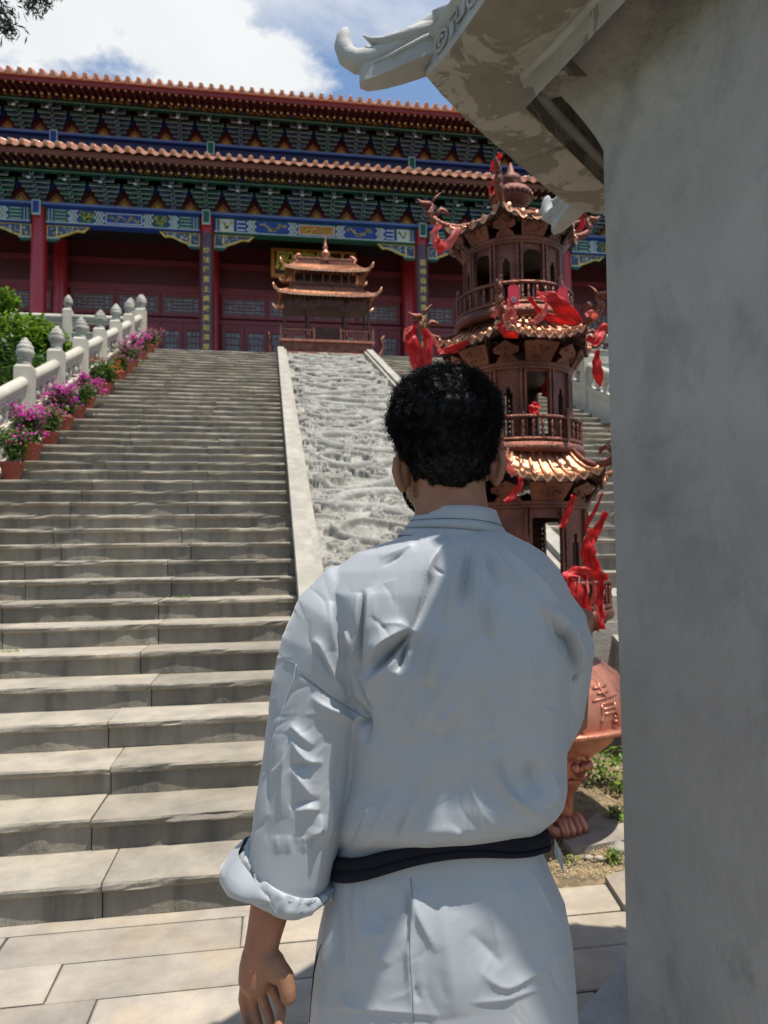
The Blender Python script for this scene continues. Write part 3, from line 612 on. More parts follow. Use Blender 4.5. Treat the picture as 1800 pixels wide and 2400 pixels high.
for i in range(5):
    x0, x1 = COLX[i]+0.22, COLX[i+1]-0.22; z0, z1 = 11.45, 11.92; c = (x0+x1)/2; ctr = i == 2; Wd = x1-x0
    A_, B_ = ('green', 'blue') if not ctr else ('blue', 'green')
    b = B('blue' if not ctr else 'green'); b.box(x0, x1, 22.35, 22.65, z0-0.02, z1); beam = part(b, 'painted_beam')
    Y = 22.35; za, zb = z0+0.045, z1-0.035
    fl1 = B(); rect(fl1, x0, x1, za, zb, Y-0.003, 'blue' if not ctr else 'blue'); rect(fl1, x0, x1, za-0.02, za, Y-0.004, 'paint_white')
    e = Y-0.006
    for s in (-1, 1):
        X = lambda d: (x0+d) if s < 0 else (x1-d)
        def R_(d0, d1, a, c_, mat, yy=e): rect(fl1, min(X(d0), X(d1)), max(X(d0), X(d1)), a, c_, yy, mat)
        R_(0.0, 0.07, za, zb, A_); R_(0.07, 0.085, za, zb, 'paint_white'); R_(0.085, 0.16, za, zb, B_); R_(0.16, 0.175, za, zb, 'paint_white')
        if ctr:
            R_(0.19, 0.60, za, zb, 'gold', e); R_(0.205, 0.585, za+.015, zb-.015, 'outline', e-0.002); R_(0.62, 0.69, za, zb, 'blue'); R_(0.70, 0.715, za, zb, 'paint_white')
            g0, g1 = min(X(0.22), X(0.57)), max(X(0.22), X(0.57)); goldwork(fl1, g0, g1, za+.03, zb-.03, e-0.004)
            for q in range(3): R_(0.72, 0.95, za+0.05+q*0.13, za+0.085+q*0.13, 'paint_white')
            zo = 1.05; zw = 0.95
        else:
            R_(0.18, 0.24, za, zb, 'green'); R_(0.25, 0.62, za, zb, 'green')
            for q in range(4): R_(0.25, 0.58, za+0.03+q*0.105, za+0.05+q*0.105, 'outline', e-0.002)
            zo = 0.68; zw = 0.42
        for q, mt in enumerate(('paint_white', 'blue_light', 'paint_white', 'green', 'paint_white')):
            zig(fl1, X(zo+q*0.045)-0.02, za, zb, 0.04, e-0.003, mt, s)
        R_(zo+0.28, zo+0.28+zw, za+0.01, zb-0.01, 'green' if not ctr else 'blue', e-0.001)
        g0, g1 = min(X(zo+.3), X(zo+.26+zw)), max(X(zo+.3), X(zo+.26+zw)); goldwork(fl1, g0, g1, za+.03, zb-.03, e-0.004, dens=1.5)
        for q, mt in enumerate(('paint_white', 'blue', 'paint_white', 'green', 'paint_white')):
            zig(fl1, X(zo+0.34+zw+q*0.045)-0.02, za, zb, 0.04, e-0.003, mt, -s)
        inn = zo+0.34+zw+0.27
    cx0, cx1 = x0+inn, x1-inn
    rect(fl1, cx0, cx1, za+0.035, zb-0.035, e-0.001, 'paint_white'); rect(fl1, cx0+.02, cx1-.02, za+0.055, zb-0.055, e-0.003, 'orange' if ctr else 'blue')
    goldwork(fl1, cx0+.06, cx1-.06, za+0.075, zb-0.07, e-0.005, dens=1.7)
    fl1.build('beam_painting', parent=beam)
    # sparrow braces under both ends of the beam
    for s in (-1, 1):
        xx = x0 if s < 0 else x1; d = 1 if s < 0 else -1; zt = z0-0.022
        out_ = [(0, 0), (1.22, 0), (1.05, -0.17), (0.93, -0.15), (0.80, -0.17), (0.6, -0.27), (0.38, -0.35), (0.30, -0.36), (0.30, -0.46), (0.0, -0.46)]
        inn_ = [(0.03, -0.03), (1.14, -0.03), (1.02, -0.125), (0.93, -0.11), (0.78, -0.13), (0.58, -0.23), (0.36, -0.31), (0.27, -0.33), (0.27, -0.36), (0.03, -0.36)]
        b = B('gold'); b.prism([(xx+d*a, 22.46, zt+c_) for a, c_ in out_], (0, 0.07, 0))
        b.mat('blue_dim'); b.prism([(xx+d*a, 22.452, zt+c_) for a, c_ in inn_], (0, 0.09, 0))
        b.mat('gold'); b.prism([(xx+d*a, 22.444, zt+c_) for a, c_ in [(0.27, -.02), (0.31, -.02), (0.31, -.36), (0.27, -.36)]], (0, 0.02, 0))
        for q in range(30):
            px, pz = random.uniform(.05, .95), 0; pz = -random.uniform(.05, max(.08, .33-.28*max(0, px-.3)))
            an = random.uniform(0, 6); b.mat(random.choice(('outline', 'green', 'pink_paint', 'paint_white', 'gold')) if 'pink_paint' in MATS else random.choice(('outline', 'green', 'paint_white', 'gold', 'outline')))
            rib(b, [(xx+d*(px+.045*u*math.cos(an+u*4)), zt+pz+.045*u*math.sin(an+u*4)) for u in np.linspace(.2, 1, 7)], 0.010, 22.446)
        b.mat('green'); b.prism([(xx+d*a, 22.43, zt+c_) for a, c_ in [(0.0, -.40), (0.34, -.40), (0.28, -.50), (0.05, -.50)]], (0, 0.11, 0))
        b.mat('outline'); b.prism([(xx+d*a, 22.425, zt+c_) for a, c_ in [(0.0, -.395), (0.36, -.395), (0.34, -.42), (0.0, -.42)]], (0, 0.11, 0))
        part(b, 'sparrow_brace')
for k, x in enumerate(COLX):   # small plaque-like tenon heads on the columns
    for (dy, dz) in ((0, 0), (1.6, 3.1)):
        a, c_ = ('green', 'outline') if k % 2 == 0 else ('blue', 'outline'); a, c_ = ('green', 'outline') if x in (-1.9, 4.9) else ('blue', 'outline')
        b = B(c_); b.box(x-0.12, x+0.12, 22.13+dy, 22.19+dy, 11.60+dz, 12.04+dz); b.mat(a); b.box(x-0.09, x+0.09, 22.115+dy, 22.13+dy, 11.64+dz, 12.00+dz); part(b, 'tenon_head')
# ---- brackets
def obox(b, x0, x1, y0, y1, z0, z1, m, o='outline', t=0.010):
    b.mat(m); b.box(x0, x1, y0, y1, z0, z1)
    b.mat(o); b.box(x0-t, x1+t, y0+0.012, y0+0.03, z0-t, z1+t)
def bracket_mesh(c1, c2):
    b = B(c1)
    W = [0.26, 0.44, 0.60, 0.74, 0.84, 0.56]; n = len(W); H = 0.70
    b.mat(c2); b.prism([(-0.09, 0.05, 0.0), (0.09, 0.05, 0.0), (0.14, 0.05, 0.09), (-0.14, 0.05, 0.09)], (0, 0.3, 0))
    for i, w_ in enumerate(W):
        z = 0.085+i*(H-0.14)/n; y = 0.10-0.115*i if i < 5 else -0.48; c = c1 if i % 2 else c2; h = 0.052
        obox(b, -w_/2, w_/2, y, y+0.09, z, z+h, c)
        for s in (-1, 1):   # upturned ends and bearing blocks
            e = s*w_/2; b.mat(c)
            b.prism([(e-s*0.10, y-0.004, z+h-0.003), (e+s*0.004, y-0.004, z+h-0.003), (e+s*0.02, y-0.004, z+h+0.034), (e-s*0.085, y-0.004, z+h+0.034)], (0, 0.098, 0))
            b.mat('outline'); b.box(min(e-s*0.09, e+s*0.028), max(e-s*0.09, e+s*0.028), y+0.006, y+0.016, z+h+0.034, z+h+0.043)
        if i < 5:           # cross arm stepping forward with drooping beak
            b.mat(c2 if i % 2 else c1); b.box(-0.035, 0.035, y-0.115, y+0.3, z-0.012, z+0.075)
            b.mat('outline'); b.box(-0.047, 0.047, y-0.10, y-0.09, z-0.02, z+0.085)
    b.mat(c1); b.prism([(-0.035, -0.42, 0.44), (-0.035, -0.86, 0.30), (-0.035, -0.88, 0.335), (-0.035, -0.42, 0.53)], (0.07, 0, 0))
    b.mat('outline'); b.prism([(-0.045, -0.84, 0.30), (-0.045, -0.87, 0.29), (-0.045, -0.89, 0.345), (-0.045, -0.84, 0.36)], (0.09, 0, 0))
    obox(b, -0.04, 0.04, -0.62, -0.3, 0.56, 0.70, c1, t=0.014)
    return b.mesh('bracket')
BR = [bracket_mesh('green_dim', 'green'), bracket_mesh('blue_dim', 'green_dim')]
def flame_mesh():
    b = B('wall_red'); b.box(-0.48, 0.48, 0.0, 0.03, 0, 0.40); b.mat('blue'); b.box(-0.48, 0.48, 0.0, 0.03, 0.40, 0.74); b.mat('wall_red'); b.poly([(-.48, -.002, .0), (.48, -.002, 0), (.0, -.002, .62)])
    for sc_, y, m in ((1.0, -0.004, 'orange'), (0.78, -0.008, 'wall_red'), (0.62, -0.012, 'gold_dim'), (0.45, -0.016, 'orange'), (0.30, -0.020, 'gold_dim')):
        pts = [(-0.20, 0.0), (0.20, 0.0), (0.19, 0.08), (0.13, 0.13), (0.12, 0.19), (0.05, 0.24), (0.0, 0.33), (-0.05, 0.24), (-0.12, 0.19), (-0.13, 0.13), (-0.19, 0.08)]
        b.mat(m); b.poly([(x*sc_, y, 0.02+(z+0.02/sc_)*sc_) for x, z in pts])
    return b.mesh('flame_board')
FB = flame_mesh()
def bracket_xs():
    xs = []
    for i in range(5):
        n = 7 if i == 2 else 5
        xs += [COLX[i]+(COLX[i+1]-COLX[i])*k/n for k in range(n)]
    return xs+[COLX[-1]]
BX = bracket_xs()
E_, T_ = 0.31, 0.0
tb = B('tile_glaze'); tb.lathe([(0.0, 0.0), (0.035, 0.0), (0.045, 0.008), (0.058, 0.0), (0.068, 0.01), (0.068, 0.35)], n=14, closed=False)
def rotx(me, a, dz=0.0): me.transform(Matrix.Rotation(a, 4, 'X')); return me
RT = rotx(tb.mesh('round_tile'), -PI/2+0.42)
tb = B('tile_glaze')
pts = [(-0.115+0.0, 0.02)]
arc = [(-0.11+0.22*i/8, -0.075*math.sin(PI*i/8)**0.8+0.01) for i in range(9)]
tb.prism([(x, 0, z) for x, z in arc]+[(0.10, 0, 0.045), (0, 0, -0.0), (-0.10, 0, 0.045)], (0, 0.02, 0))
tb.prism([(x, 0.02, z) for x, z in [(-0.1, 0.04), (0, 0.0), (0.1, 0.04), (0.1, 0.055), (0, 0.015), (-0.1, 0.055)]], (0, 0.3, 0.14)); DT = tb.mesh('drip_tile')
rb = B('eave_red'); rb.box(-0.032, 0.032, 0, 1.3, -0.035, 0.035); rb.mat('rafter_end'); rb.box(-0.033, 0.033, -0.006, 0.0, -0.036, 0.036); RF = rotx(rb.mesh('flying_rafter'), 0.17)
rb = B('eave_red')
vs = []; rb.lathe([(0.042, 0.0), (0.042, 1.5)], n=10); rb.mat('rafter_end'); rb.lathe([(0.043, -0.006), (0.043, 0.0)], n=10); RR = rotx(rb.mesh('round_rafter'), -PI/2+0.36)
for lev, (dy, dz) in enumerate(((0, 0), (1.6, 3.1))):
    for k, x in enumerate(BX):
        inst('bracket', BR[k % 2], hall, (x, 22.30+dy, 12.03+dz))
        if k < len(BX)-1:
            inst('flame_board', FB, hall, ((x+BX[k+1])/2, 22.42+dy, 12.03+dz))
    b = B('green'); b.box(XA, XB, 21.68+dy, 21.82+dy, 12.70+dz, 12.78+dz); b.mat('outline'); b.box(XA, XB, 21.672+dy, 21.68+dy, 12.705+dz, 12.718+dz); part(b, 'eave_purlin')
    b = B('navy'); b.box(XA, XB, 21.70+dy, 21.80+dy, 12.782+dz, 12.93+dz)
    x = XA+0.2; q = 0
    while x < XB-0.6:
        L = 0.62 if q % 3 else 0.18
        b.mat('gold_dim' if q % 3 else 'blue_light')
        rib(b, [(x+L*t, 12.855+dz+0.030*math.sin(t*19+q)+0.01*math.sin(t*31)) for t in np.linspace(0, 1, 16)], 0.036, 21.694+dy)
        rib(b, [(x+L*t, 12.84+dz+0.035*math.sin(t*27+q*2)) for t in np.linspace(0, 1, 14)], 0.02, 21.690+dy)
        x += L+0.07; q += 1
    part(b, 'cloud_frieze')
    # rafters in two rows, eave boards, tile edge
    k = 0; x = XA+0.05
    while x < XB:
        inst('flying_rafter', RF, hall, (x, 20.74+dy, 12.655+dz)); inst('round_rafter', RR, hall, (x, 21.28+dy, 12.70+dz)); x += 0.216
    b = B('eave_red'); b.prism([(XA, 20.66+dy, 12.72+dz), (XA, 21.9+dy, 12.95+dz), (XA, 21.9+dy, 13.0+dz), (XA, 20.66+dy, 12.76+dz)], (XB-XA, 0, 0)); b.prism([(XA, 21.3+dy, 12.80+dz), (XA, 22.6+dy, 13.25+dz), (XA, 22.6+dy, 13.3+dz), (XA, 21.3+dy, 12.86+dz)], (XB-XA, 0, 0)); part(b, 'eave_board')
    b = B('fascia_brown' if lev == 0 else 'door_red'); b.box(XA, XB, 20.60+dy, 20.655+dy, 12.62+dz, 12.77+dz); part(b, 'fascia')
    k = 0; x = XA
    while x < XB+0.1:
        inst('round_tile', RT, hall, (x, 20.46+dy, 12.865+dz)); inst('drip_tile', DT, hall, (x+E_/2, 20.48+dy, 12.80+dz)); x += E_
    # roof slope behind the edge, with one rib per tile column
    yb, zb2 = (23.9, 14.28) if lev == 0 else (28.5, 17.1+3.1)
    b = B('tile_glaze'); b.prism([(XA, 20.52, 12.80), (XA, yb, zb2), (XA, yb, zb2+0.06), (XA, 20.52, 12.86)], (XB-XA, 0, 0)) if lev == 0 else b.prism([(XA, 22.12, 15.90), (XA, 25.0, 17.1), (XA, yb, 18.7), (XA, yb+4.4, 17.0), (XA, 24.3, 16.4), (XA, 22.12, 15.84)], (XB-XA, 0, 0)); part(b, 'roof')
    b = B('tile_glaze'); x = XA
    while x < XB+0.1:
        if lev == 0: b.tube([(x, 20.7, 13.0), (x, yb, zb2+0.07)], 0.06, 6)
        else: b.tube([(x, 22.3, 16.02), (x, 25.0, 17.13), (x, yb, 18.73)], 0.06, 6)
        x += E_
    tag(part(b, 'tile_ridges'), kind='stuff')
b = B('tile_glaze'); b.box(XA, XB, 28.2, 28.8, 18.6, 19.3); part(b, 'roof_ridge')
# plaque and couplets (gold lettering on dark boards)
pl = B('orange'); pl.box(0.07, 2.93, 23.90, 23.98, 10.72, 11.72); pl.mat('eave_red'); pl.box(0.19, 2.81, 23.885, 23.90, 10.84, 11.62)
plq = thing('name_plaque', 'red framed plaque with large gold characters hung over the middle doors', 'plaque', (1.5, 23.95, 10.72)); fr_ = pl.build('board', parent=plq)
for k, ch in enumerate('殿寶雄大'):
    me = text_mesh(ch, 0.70, 'gold', 0.02, 0.010); inst('lettering', me, plq, (0.55+0.64*k, 23.87, 11.24), (PI/2, 0, 0))
def couplet(x, label, chars):
    root = thing('couplet_board', label, 'couplet board', (x, 22.24, 11.2))
    b = B('board_dark'); n = 9; A = []
    vs = []
    for i in range(n): a = -0.95+1.9*i/(n-1); vs.append((x+0.245*math.sin(a), 22.5-0.262*math.cos(a)))
    b.prism([(p, q, ZF+0.1) for p, q in vs]+[(p, q+0.02, ZF+0.1) for p, q in vs[::-1]], (0, 0, 11.38-ZF-0.1)); b.build('board', parent=root)
    for z, ch in chars: inst('lettering', text_mesh(ch, 0.205, 'gold', 0.006, 0.0015), root, (x, 22.225, z), (PI/2, 0, 0))
zc = lambda px, py: pY(px, py, 22.25).z
s1 = '妙法傳東土廣被萬劫濟眾'; couplet(-1.90, 'dark board down the column left of the bronze shrine, eleven gold characters', [(zc(484, 588+(826-588)/10.5*k), c) for k, c in enumerate(s1)])
s2 = '聖地自西來青蓮'; couplet(4.90, 'dark board on the column behind the tall burner, lower gold characters hidden by ribbon', [(zc(992, 617+(744-617)/6*k), c) for k, c in enumerate(s2)]+[(zc(992, 744+21.2*(k+1)), c) for k, c in enumerate('開普度')])

# ================================================================== SMALL BRONZE SHRINE-BURNER ON THE TERRACE
def curved_roof(root, hx, hy, z0, z1, ix, iy, lift, mat='copper_roof', n=14, ribs=26, name='roof', cx=0, cy=0, th=0.05, ridge=True):
    """four-sided roof with upturned corners, eave half sizes hx,hy at z0 and top half sizes ix,iy at z1; local coordinates of root"""
    b = B(mat); m = 6
    def P(side, s, t, dz=0.0):
        e = 2*s-1; tt = 1-t
        if side in (0, 2): X = (ix+(hx-ix)*tt)*e; Y = (iy+(hy-iy)*tt)*(-1 if side == 0 else 1)
        else: Y = (iy+(hy-iy)*tt)*e; X = (ix+(hx-ix)*tt)*(-1 if side == 3 else 1)
        z = z0+(z1-z0)*(t**1.5)+lift*tt*tt*abs(e)**4
        k = 1+0.05*abs(e)**6*tt
        return (cx+X*k, cy+Y*k, z+dz)
    for side in range(4):
        vs = [P(side, i/n, j/m) for j in range(m+1) for i in range(n+1)]; fs = [(j*(n+1)+i, j*(n+1)+i+1, (j+1)*(n+1)+i+1, (j+1)*(n+1)+i) for j in range(m) for i in range(n)]
        b.add(vs, fs, True)
        vs = [P(side, i/n, 0) for i in range(n+1)]+[P(side, i/n, 0, -th) for i in range(n+1)]; b.add(vs, [(i, i+1, n+2+i, n+1+i) for i in range(n)])
    rf = b.build(name, parent=root, local=True)
    b = B(mat)
    for side in range(4):
        L = hx if side in (0, 2) else hy; k = max(4, int(ribs*L/hx))
        for q in range(k):
            s = (q+0.5)/k; b.tube([P(side, s, t, 0.012) for t in (0, .25, .5, .75, 1)], 0.016, 5)
    b.build('tile_ridges', parent=rf, local=True)
    if ridge:
        for sx in (0, 1):
            for side in (0, 2):
                b = B(mat); pts = [Vector(P(side, sx, t, 0.02)) for t in (1, .75, .5, .25, 0)]; d = (pts[-1]-pts[-2]).normalized()
                pts += [pts[-1]+d*0.06+Vector((0, 0, .03)), pts[-1]+d*0.12+Vector((0, 0, .08)), pts[-1]+d*0.13+Vector((0, 0, .14))]
                b.tube(pts, [.03, .03, .03, .032, .035, .04, .035, .012], 7); b.build('corner_ridge', parent=rf, local=True)
    b = B('bronze_dark'); b.prism([(cx-ix*1.0, cy-iy, z0-0.10), (cx+ix, cy-iy, z0-0.10), (cx+ix, cy+iy, z0-0.10), (cx-ix, cy+iy, z0-0.10)], (0, 0, 0.12))
    for q in range(int(hx*14)):
        for s in (-1, 1):
            x = cx-ix+2*ix*(q+0.5)/int(hx*14); b.prism([(x-0.02, cy+s*iy, z0-0.10), (x+0.02, cy+s*iy, z0-0.10), (x+0.02, cy+s*(hy-0.04), z0-0.02), (x-0.02, cy+s*(hy-0.04), z0-0.02)], (0, 0, 0.03))
    b.build('eave_bracket', parent=rf, local=True)
    return rf
shrine = thing('incense_shrine', 'two-tier bronze incense shrine with copper roofs standing at the head of the carved ramp', 'incense burner', (1.50, 19.0, Ztop))
def lb(root, b, name): return b.build(name, parent=root, local=True)
b = B('bronze'); b.box(-1.22, 1.22, -0.55, 0.55, 0, 0.42); b.mat('copper'); b.box(-1.26, 1.26, -0.60, 0.60, 0.42, 0.52); b.mat('bronze'); b.box(-1.18, 1.18, -0.52, 0.52, 0.52, 0.80); b.mat('copper'); b.box(-1.24, 1.24, -0.58, 0.58, 0.80, 0.86)
for k in range(5): b.mat('bronze'); b.box(-1.1+0.45*k, -0.75+0.45*k, -0.53, -0.52, 0.57, 0.75)
lb(shrine, b, 'base')
for s in (-1, 1):
    for y in (-0.52, 0.52):
        b = B('bronze')
        b.box(min(s*1.2, s*0.35), max(s*1.2, s*0.35), y-0.02, y+0.02, 1.10, 1.13)
        for k in range(12): x = s*(0.37+0.075*k); b.box(x-0.01, x+0.01, y-0.01, y+0.01, 0.86, 1.10)
        b.box(s*0.35-0.03, s*0.35+0.03, y-0.03, y+0.03, 0.86, 1.18); b.box(s*1.2-0.03, s*1.2+0.03, y-0.03, y+0.03, 0.86, 1.2)
        lb(shrine, b, 'railing')
for x in (-1.10, -0.50, 0.50, 1.10):
    for y in (-0.45, 0.45):
        b = B('bronze_dark'); b.lathe([(0.045, 0), (0.03, 0.03), (0.03, 1.0), (0.05, 1.08)], (x, y, 0.86), 8); lb(shrine, b, 'post')
b = B('bronze_dark'); b.prism([(-1.1, -0.45, 1.98), (-1.1, -0.45, 1.62), (-0.98, -0.45, 1.75), (-0.62, -0.45, 1.75), (-0.5, -0.45, 1.60), (-0.36, -0.45, 1.72), (-0.2, -0.45, 1.80), (0.2, -0.45, 1.80), (0.36, -0.45, 1.72), (0.5, -0.45, 1.60), (0.62, -0.45, 1.75), (0.98, -0.45, 1.75), (1.1, -0.45, 1.62), (1.1, -0.45, 1.98)], (0, 0.04, 0)); b.box(-1.12, 1.12, -0.40, 0.45, 1.80, 2.0); lb(shrine, b, 'frieze')
b = B('bronze_dark'); b.box(-0.40, 0.40, 0.0, 0.30, 0.86, 1.36); b.box(-0.36, 0.36, -0.22, -0.10, 0.88, 1.28); lb(shrine, b, 'fire_box')
curved_roof(shrine, 1.24, 0.66, 2.04, 2.22, 1.0, 0.42, 0.045)
b = B('bronze'); b.box(-0.98, 0.98, -0.40, 0.40, 2.24, 2.32)
for s in range(27): x = -0.96+1.92*s/26; b.box(x-0.01, x+0.01, -0.40, -0.385, 2.32, 2.42)
b.box(-0.98, 0.98, -0.405, -0.38, 2.42, 2.44); lb(shrine, b, 'upper_railing')
for k in range(8):
    x = -0.86+1.72*k/7+(0.03 if k % 2 else -0.03); b = B('bronze'); b.lathe([(0.03, 0), (0.022, 0.03), (0.022, 0.42), (0.035, 0.45)], (x, -0.33, 2.30), 8); lb(shrine, b, 'upper_post')
b = B('bronze_dark'); b.box(-0.80, 0.80, -0.12, 0.30, 2.3, 2.78); lb(shrine, b, 'upper_core')
curved_roof(shrine, 1.08, 0.56, 2.74, 3.02, 0.82, 0.14, 0.055, ribs=34)
b = B('bronze'); b.box(-0.72, 0.72, -0.05, 0.05, 3.0, 3.22); b.mat('copper'); b.box(-0.74, 0.74, -0.06, 0.06, 3.22, 3.25)
for s in (-1, 1): b.tube([(s*0.62, 0, 3.05), (s*0.78, 0, 3.12), (s*0.82, 0, 3.26), (s*0.70, 0, 3.34), (s*0.62, 0, 3.28)], [.05, .06, .05, .035, .01], 7)
lb(shrine, b, 'top_ridge')
b = B('copper'); b.lathe([(0.10, 3.16), (0.13, 3.2), (0.07, 3.26), (0.13, 3.33), (0.14, 3.38), (0.08, 3.45), (0.05, 3.5), (0.08, 3.55), (0.04, 3.62), (0.025, 3.75), (0.03, 3.78), (0.012, 3.86), (0.0, 3.98)], n=14, closed=False); lb(shrine, b, 'finial')
for s in (-1, 1): b = B('bronze'); b.tube([(s*1.26, -0.3, 0.5), (s*1.42, -0.3, 0.55), (s*1.50, -0.3, 0.8), (s*1.46, -0.3, 1.0), (s*1.54, -0.3, 1.1)], [.07, .06, .05, .06, .02], 8); lb(shrine, b, 'handle')
# shift so its heights match the photograph
shrine.location.z = pY(757, 829, 18.4).z-0.48
b = B('border'); b.box(0.05, 2.95, 18.1, 19.9, Ztop-0.1, shrine.location.z); tag(b.build('stone_plinth'), 'low stone plinth under the bronze incense shrine at the ramp head', 'plinth')

# ================================================================== TALL BRONZE TOWER-BURNER
TA = math.radians(12)-YAW     # turn of the hexagonal roofs
tow = thing('tower_burner', 'tall three-tier bronze pagoda burner with red ribbons above a round copper cauldron', 'incense burner', (1.350, 3.79, 0), rz=0)
TX = tow.location
def polar(r, a, z): return Vector((r*math.cos(a), r*math.sin(a), z))
# front face normal of the hexagon points toward -y turned by TA
A0 = -PI/2+TA
def hex_edge(k): return A0+k*PI/3-PI/6, A0+k*PI/3+PI/6
def hex_roof(z_in, r_in, z_out, r_out, lift, ribs, tier):
    b = B('copper_roof'); n, m = 12, 6; rf = None
    def P(k, s, t, dz=0.0):
        a, c = hex_edge(k); pi = polar(r_in, a, 0)*(1-s)+polar(r_in, c, 0)*s; e = abs(2*s-1); kk = 1+0.045*e**5
        po = (polar(r_out, a, 0)*(1-s)+polar(r_out, c, 0)*s)*kk; p = pi*(1-t)+po*t
        p.z = z_in+(z_out-z_in)*(1-max(0.0, 1-t)**1.6)+lift*t*t*e**3+dz; return p
    for k in range(6):
        vs = [P(k, i/n, j/m) for j in range(m+1) for i in range(n+1)]; b.add(vs, [(j*(n+1)+i+1, j*(n+1)+i, (j+1)*(n+1)+i, (j+1)*(n+1)+i+1) for j in range(m) for i in range(n)], True)
    rf = lb(tow, b, 'roof')
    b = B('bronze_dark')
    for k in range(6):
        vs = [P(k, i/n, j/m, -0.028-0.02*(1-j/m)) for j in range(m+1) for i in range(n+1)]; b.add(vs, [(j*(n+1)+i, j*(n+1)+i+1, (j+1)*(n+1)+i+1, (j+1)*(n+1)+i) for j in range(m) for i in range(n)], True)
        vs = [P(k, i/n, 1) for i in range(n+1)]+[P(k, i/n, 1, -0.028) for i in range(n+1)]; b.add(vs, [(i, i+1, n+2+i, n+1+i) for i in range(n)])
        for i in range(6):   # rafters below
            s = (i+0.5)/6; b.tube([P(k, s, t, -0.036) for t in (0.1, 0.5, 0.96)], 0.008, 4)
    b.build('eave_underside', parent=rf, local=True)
    for k in range(6):
        for q in range(ribs):
            s = (q+0.5)/ribs; b = B('copper_roof'); pts = [P(k, s, t, 0.004) for t in (0.02, .3, .6, .85, 1.0)]; b.tube(pts, [0.010, 0.010, 0.010, 0.010, 0.011], 6)
            e = pts[-1]; d = (pts[-1]-pts[-2]).normalized(); b.tube([e, e+d*0.006], [0.016, 0.016], 8); b.build('tile_ridge', parent=rf, local=True)
        b = B('copper_roof')
        for q in range(ribs*1):
            s0, s1 = q/ribs, (q+1)/ribs; P0, P1, P2, P3, P4 = P(k, s0, 1, 0.002), P(k, s1, 1, 0.002), P(k, s1*.7+s0*.3, 1.015, -0.022), P(k, (s0+s1)/2, 1.02, -0.032), P(k, s0*.7+s1*.3, 1.015, -0.022)
            b.add([P0, P1, P2, P3, P4], [(0, 1, 2, 3, 4)])
        b.build('drip_edge', parent=rf, local=True)
        b = B('bronze'); pts = [P(k, 0, t, 0.012) for t in (0, .35, .7, 1.0)]; d = (pts[-1]-pts[-2]).normalized(); e = pts[-1]
        b.tube(pts+[e+d*0.04+Vector((0, 0, .01)), e+d*0.075+Vector((0, 0, .035))], [.012, .014, .016, .018, .022, .02], 7)
        # dragon head finial: neck, jaw, horn, crest
        h = e+d*0.06+Vector((0, 0, .028)); hd = Vector((d.x, d.y, 0)).normalized(); u = Vector((0, 0, 1))
        b.tube([h, h+hd*0.02+u*0.03, h+hd*0.0+u*0.065, h+hd*0.03+u*0.085], [.02, .02, .018, .014], 7)
        b.tube([h+hd*0.01+u*0.075, h+hd*0.06+u*0.08, h+hd*0.085+u*0.10], [.02, .014, .004], 6); b.tube([h+hd*0.01+u*0.065, h+hd*0.06+u*0.055], [.012, .005], 6)
        b.tube([h+u*0.09, h-hd*0.02+u*0.12, h-hd*0.05+u*0.15], [.010, .007, .002], 5)
        b.tube([h-hd*0.02+u*0.02, h-hd*0.05+u*0.055, h-hd*0.075+u*0.045, h-hd*0.095+u*0.02], [.014, .014, .012, .006], 6)
        b.build('dragon_finial', parent=rf, local=True)
    return rf
def arch_wall(r, th, z0, z1, openings, name, mat='bronze', n=168):
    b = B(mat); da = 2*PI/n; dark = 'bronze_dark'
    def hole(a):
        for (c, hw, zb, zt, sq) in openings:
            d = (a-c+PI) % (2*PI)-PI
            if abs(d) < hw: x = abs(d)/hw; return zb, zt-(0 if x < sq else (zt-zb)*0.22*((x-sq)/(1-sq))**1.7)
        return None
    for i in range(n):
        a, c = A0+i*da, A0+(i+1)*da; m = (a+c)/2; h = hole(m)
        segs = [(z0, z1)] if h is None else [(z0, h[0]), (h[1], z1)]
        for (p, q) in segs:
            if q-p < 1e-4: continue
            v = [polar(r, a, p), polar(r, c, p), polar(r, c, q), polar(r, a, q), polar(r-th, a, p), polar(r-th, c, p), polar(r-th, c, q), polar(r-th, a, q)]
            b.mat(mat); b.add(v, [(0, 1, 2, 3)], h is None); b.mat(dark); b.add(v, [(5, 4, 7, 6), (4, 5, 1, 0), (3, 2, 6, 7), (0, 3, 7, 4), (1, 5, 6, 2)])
    return lb(tow, b, name)
